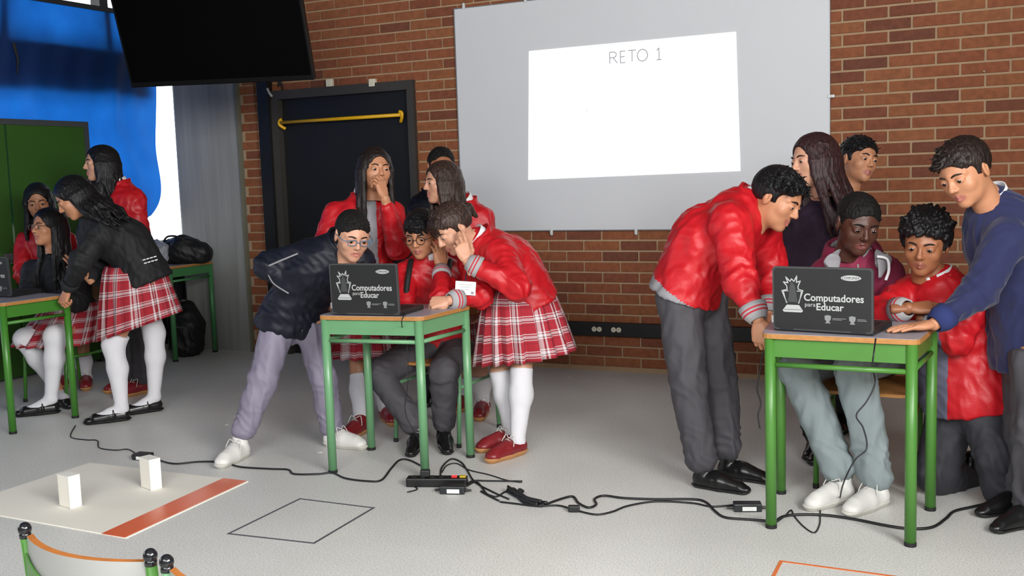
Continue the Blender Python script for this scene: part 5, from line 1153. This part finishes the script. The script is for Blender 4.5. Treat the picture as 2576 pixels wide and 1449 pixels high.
r, j = person('boy in red jacket crouching with folded arms on the bright green desk', dict(
    pel=D(2432, 975, 4.05), ch=D(2372, 735, 4.02), head=D(2328, 612, 3.96), hf=V(-.5, -.32, .75), hu=V(-.02, 1, .25),
    sr=D(2300, 735, 4.12), er=D(2208, 792, 4.02), wr=D(2285, 775, 3.86), sl=D(2432, 765, 3.92), el=D(2408, 850, 3.88), wl=D(2318, 800, 3.90),
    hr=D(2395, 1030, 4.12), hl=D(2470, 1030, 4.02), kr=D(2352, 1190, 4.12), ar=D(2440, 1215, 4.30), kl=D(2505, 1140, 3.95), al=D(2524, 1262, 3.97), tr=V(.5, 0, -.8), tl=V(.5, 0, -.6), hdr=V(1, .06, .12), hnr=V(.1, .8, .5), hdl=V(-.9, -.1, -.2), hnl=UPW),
    'brown', dict(s='curly', m=HR['black']), ('jacket', RED), ('trousers', CHARD, dict(w=1.08)), 'oxford', face=V(-.55, 0, .75), sw=.15, hems=.09, girth=1.12, mid=.03, collar=dict(m=RED, h=.055, gap=.8), cuff=CUFF, panel=dict(m=mat('slate_panel', '#5c5d70', .7), fn=lambda c, ch, pel, lat, fr, sp: ((c - pel) @ lat > .04) & ((c - pel) @ sp < .3) & ((c - pel) @ fr > -.02)), seed=35, hand=('relax', None), loose=1.1, hs=1.02)

r, j = person('boy in navy sweatshirt with a white collar pressing his hand on the desk', dict(
    pel=D(2605, 880, 3.80), ch=D(2508, 535, 3.78), head=D(2428, 432, 3.70), hf=V(-.72, -.5, .42), hu=V(-.38, .9, .1),
    sr=D(2480, 570, 3.90), er=D(2520, 720, 4.0), wr=D(2520, 850, 4.0), sl=D(2530, 600, 3.66), el=D(2462, 735, 3.66), wl=D(2350, 815, 3.62),
    hr=D(2590, 900, 3.88), hl=D(2610, 905, 3.72), kr=D(2575, 1100, 3.90), ar=D(2568, 1290, 3.90), kl=D(2600, 1090, 3.72), al=D(2596, 1320, 3.75), tr=V(-.85, 0, .3), tl=V(-.8, 0, .4), hdl=V(-1, -.12, .0), hnl=UPW),
    'tan', dict(s='short', m=HR['dark'], part=1), ('sweatshirt', NAVYK), ('trousers', CHAR, dict(w=1.0)), 'oxford', face=V(-.85, 0, .4), sw=.165, girth=1.08, hems=.06, mid=.04, collar=None, cuff=CUFFN, seed=41, hand=('relax', 'flat'), hs=1.02, loose=1.05)

# -- group at the far green desk ------------------------------------------------------
r, j = person('girl in black jacket and plaid skirt bending over the far desk', dict(
    pel=D(358, 690, 5.98), ch=D(245, 556, 5.92), head=D(186, 497, 5.84), hf=V(-.72, -.6, .3), hu=V(-.5, .85, .1),
    sr=D(225, 585, 6.1), er=D(250, 690, 6.05), wr=D(214, 690, 5.93), sl=D(262, 580, 5.80), el=D(205, 655, 5.72), wl=D(170, 727, 5.84),
    hr=D(350, 705, 6.06), hl=D(368, 705, 5.9), kr=D(388, 838, 6.12), ar=D(388, 995, 6.12), kl=D(285, 868, 5.92), al=D(306, 1025, 5.9), tr=V(-.7, 0, .45), tl=V(-.85, 0, .4), hdl=V(-.2, -.9, .3), hnl=V(-.3, .7, .6), hdr=V(-.4, .6, .3), hnr=V(.3, .2, .9)),
    'tan', dict(s='long', m=HR['black'], len=.24, span=(-110, 110), fall=V(.7, -.55, .1)), ('jacket', BLKJ), ('skirt', PLAID, dict(wc=D(335, 668, 5.98), hc=D(350, 822, 6.0), wx=.15, wy=.15, hx=.19, hy=.22, drop=-.07, tilt=.32)), 'maryjane', face=V(-.85, 0, .2), sw=.155, hems=.06, mid=.05, girth=1.1, collar=dict(m=BLKJ, h=.05, gap=.6), shirt=None, cuff=CUFFB, seed=51, hand=('relax', 'fist'), loose=1.1, eyes=True)
b = MB()
for y0, n in ((0, 5), (11, 6)):
    for i in range(n):
        p = D(352 + i * 9 + (-4 if y0 else 2), 656 + y0 - i * 2.6, 5.825); b.box(p, (.016, .006, .003), (V(1, .28, 0), V(-.28, 1, 0), V(0, 0, 1)))
b.build('back_print', WHITE, r)

r, j = person('seated smiling girl in glasses with white collar and crossed ankles', dict(
    pel=D(190, 800, 6.5), ch=D(140, 655, 6.42), head=D(122, 572, 6.3), hf=V(-.5, -.05, .8), hu=V(-.05, 1, .05),
    sr=D(85, 680, 6.45), er=D(70, 745, 6.35), wr=D(95, 745, 6.12), sl=D(190, 680, 6.4), el=D(195, 760, 6.3), wl=D(140, 748, 6.12),
    hr=D(165, 815, 6.5), hl=D(205, 820, 6.42), kr=D(62, 852, 6.25), ar=D(150, 985, 6.4), kl=D(138, 845, 6.1), al=D(128, 1000, 6.15), tr=V(.4, 0, .5), tl=V(-.85, 0, .35), hdr=V(0, -.2, 1), hdl=V(-.2, -.2, 1), hnr=UPW, hnl=UPW),
    'tan', dict(s='long', m=HR['black'], len=.34, span=(-112, 112)), ('jacket', BLKJ), ('skirt', PLAID, dict(wc=D(185, 760, 6.48), hc=D(140, 862, 6.36), wx=.15, wy=.13, hx=.24, hy=.22, drop=-.06)), 'maryjane', face=V(-.55, 0, .8), sw=.14, hems=.05, collar=dict(m=BLKJ, h=.04, gap=.8), cuff=CUFFB, seed=55, smile=1, hand=('relax', 'relax'))
glasses(r, j['H'], j['M'], 1., mat('thin_glasses', '#6a5a50', .3, .4))

r, j = person('dark haired girl in red jacket leaning in behind the seated girl', dict(
    pel=D(205, 770, 6.95), ch=D(110, 590, 6.85), head=D(97, 507, 6.75), hf=V(.3, -.28, .85), hu=V(-.1, 1, .1),
    sr=D(62, 610, 6.85), er=D(58, 690, 6.75), wr=D(85, 725, 6.55), sl=D(160, 605, 6.85), el=D(175, 690, 6.9), wl=D(170, 745, 6.8),
    hr=D(185, 790, 6.95), hl=D(222, 790, 6.95), kr=D(180, 880, 6.95), ar=D(170, 950, 7.0), kl=D(205, 885, 6.95), al=D(216, 950, 6.98), tr=V(-.2, 0, .8), tl=V(.3, 0, .8)),
    'olive', dict(s='long', m=HR['black'], len=.2, span=(-118, 118)), ('jacket', RED), ('skirt', PLAID, dict(hc=D(215, 855, 6.95), hx=.17, hy=.15)), 'boat', face=V(.1, 0, 1), sw=.14, collar=dict(m=RED, h=.05, gap=.5), cuff=CUFF, seed=58)

r, j = person('long haired girl in red jacket standing against the blue tarpaulin', dict(
    pel=D(330, 690, 6.78), ch=D(304, 486, 6.72), head=D(254, 412, 6.66), hf=V(-.78, -.08, .5), hu=V(0, 1, 0),
    sr=D(270, 500, 6.85), er=D(265, 590, 6.85), wr=D(262, 660, 6.75), sl=D(338, 500, 6.66), el=D(352, 590, 6.66), wl=D(330, 660, 6.55),
    hr=D(318, 705, 6.82), hl=D(345, 705, 6.74), kr=D(335, 840, 6.82), ar=D(338, 962, 6.82), kl=D(358, 840, 6.7), al=D(358, 965, 6.66), tr=V(-.6, 0, .6), tl=V(-.5, 0, .7)),
    'light', dict(s='long', m=HR['black'], len=.2, span=(-125, 125)), ('jacket', RED), ('trousers', CHAR), 'boat', face=V(-.7, 0, .6), sw=.15, girth=1.08, collar=dict(m=RED, h=.06, gap=.6), cuff=CUFF, seed=61)

# ------------------------------------------------------------------ bags by the column
def bag(name, label, P, rs, m, flat=None, extra=None, h=.008):
    c = np.mean(P, 0); t = thing(name, label, 'bag', (c[0], c[1], min(p[2] for p in P) - max(rs)))
    S_ = SDF(np.min(P, 0) - max(rs) - .05, np.max(P, 0) + max(rs) + .05, h); S_.chain(P, rs, .05, flat)
    if extra: extra(S_)
    v, q = S_.mesh(); v = v + normals(v, q) * (wob(v, 42, 77) * .008 + wob(v, 90, 78) * .003)[:, None]; np_mesh('bag_body', v, q, m, t); return t
BAGM = mat('black_nylon', '#0d0e10', .55, var=.3, vscale=12, bump=.4, bscale=24)
c = D(470, 638, 8.02)
def cutb(S_): S_.cut((0, 0, .722), (0, 0, -1), .01)
t = bag('duffel_bag', 'slouched black bag with grey lining lying on the dark green desk', [np.array([-5.92, 6.05, .80]), np.array([-5.80, 6.08, .81]), np.array([-5.67, 6.12, .79])], [.10, .115, .09], BAGM, extra=cutb)
S_ = SDF((-6.1, 5.75, .7), (-5.7, 6.1, 1.0), .007); S_.chain([np.array([-5.95, 5.95, .87]), np.array([-5.88, 5.945, .83]), np.array([-5.86, 5.935, .765])], [.045, .05, .035], .02); v, q = S_.mesh(); v = v + normals(v, q) * (wob(v, 80, 5) * .008)[:, None]; np_mesh('grey_lining', v, q, mat('crumpled_grey_lining', '#8f929c', .5, var=.2, vscale=20), t)
b = MB(); b.tube(spline([(-5.92, 6.0, .89), (-5.85, 5.98, .93), (-5.77, 6.0, .925), (-5.70, 6.04, .87)], 5), .008, 7); b.build('strap', BAGM, t, True)
def cutf(S_): S_.cut((0, 0, .0), (0, 0, -1), .01)
t = bag('backpack', 'black backpack standing on the floor under the dark green desk', [np.array([-5.83, 6.08, .09]), np.array([-5.83, 6.09, .24]), np.array([-5.85, 6.10, .34])], [.13, .13, .09], BAGM, extra=cutf)
b = MB(); b.tube(spline([(-5.80, 5.96, .30), (-5.73, 5.99, .26), (-5.705, 6.02, .12)], 5), .009, 7); b.build('strap', BAGM, t, True)
b = MB(); b.box((-5.80, 5.955, .24), (.12, .012, .012)); b.build('zip_trim', mat('zip_grey', '#4a4b4e', .4), t)
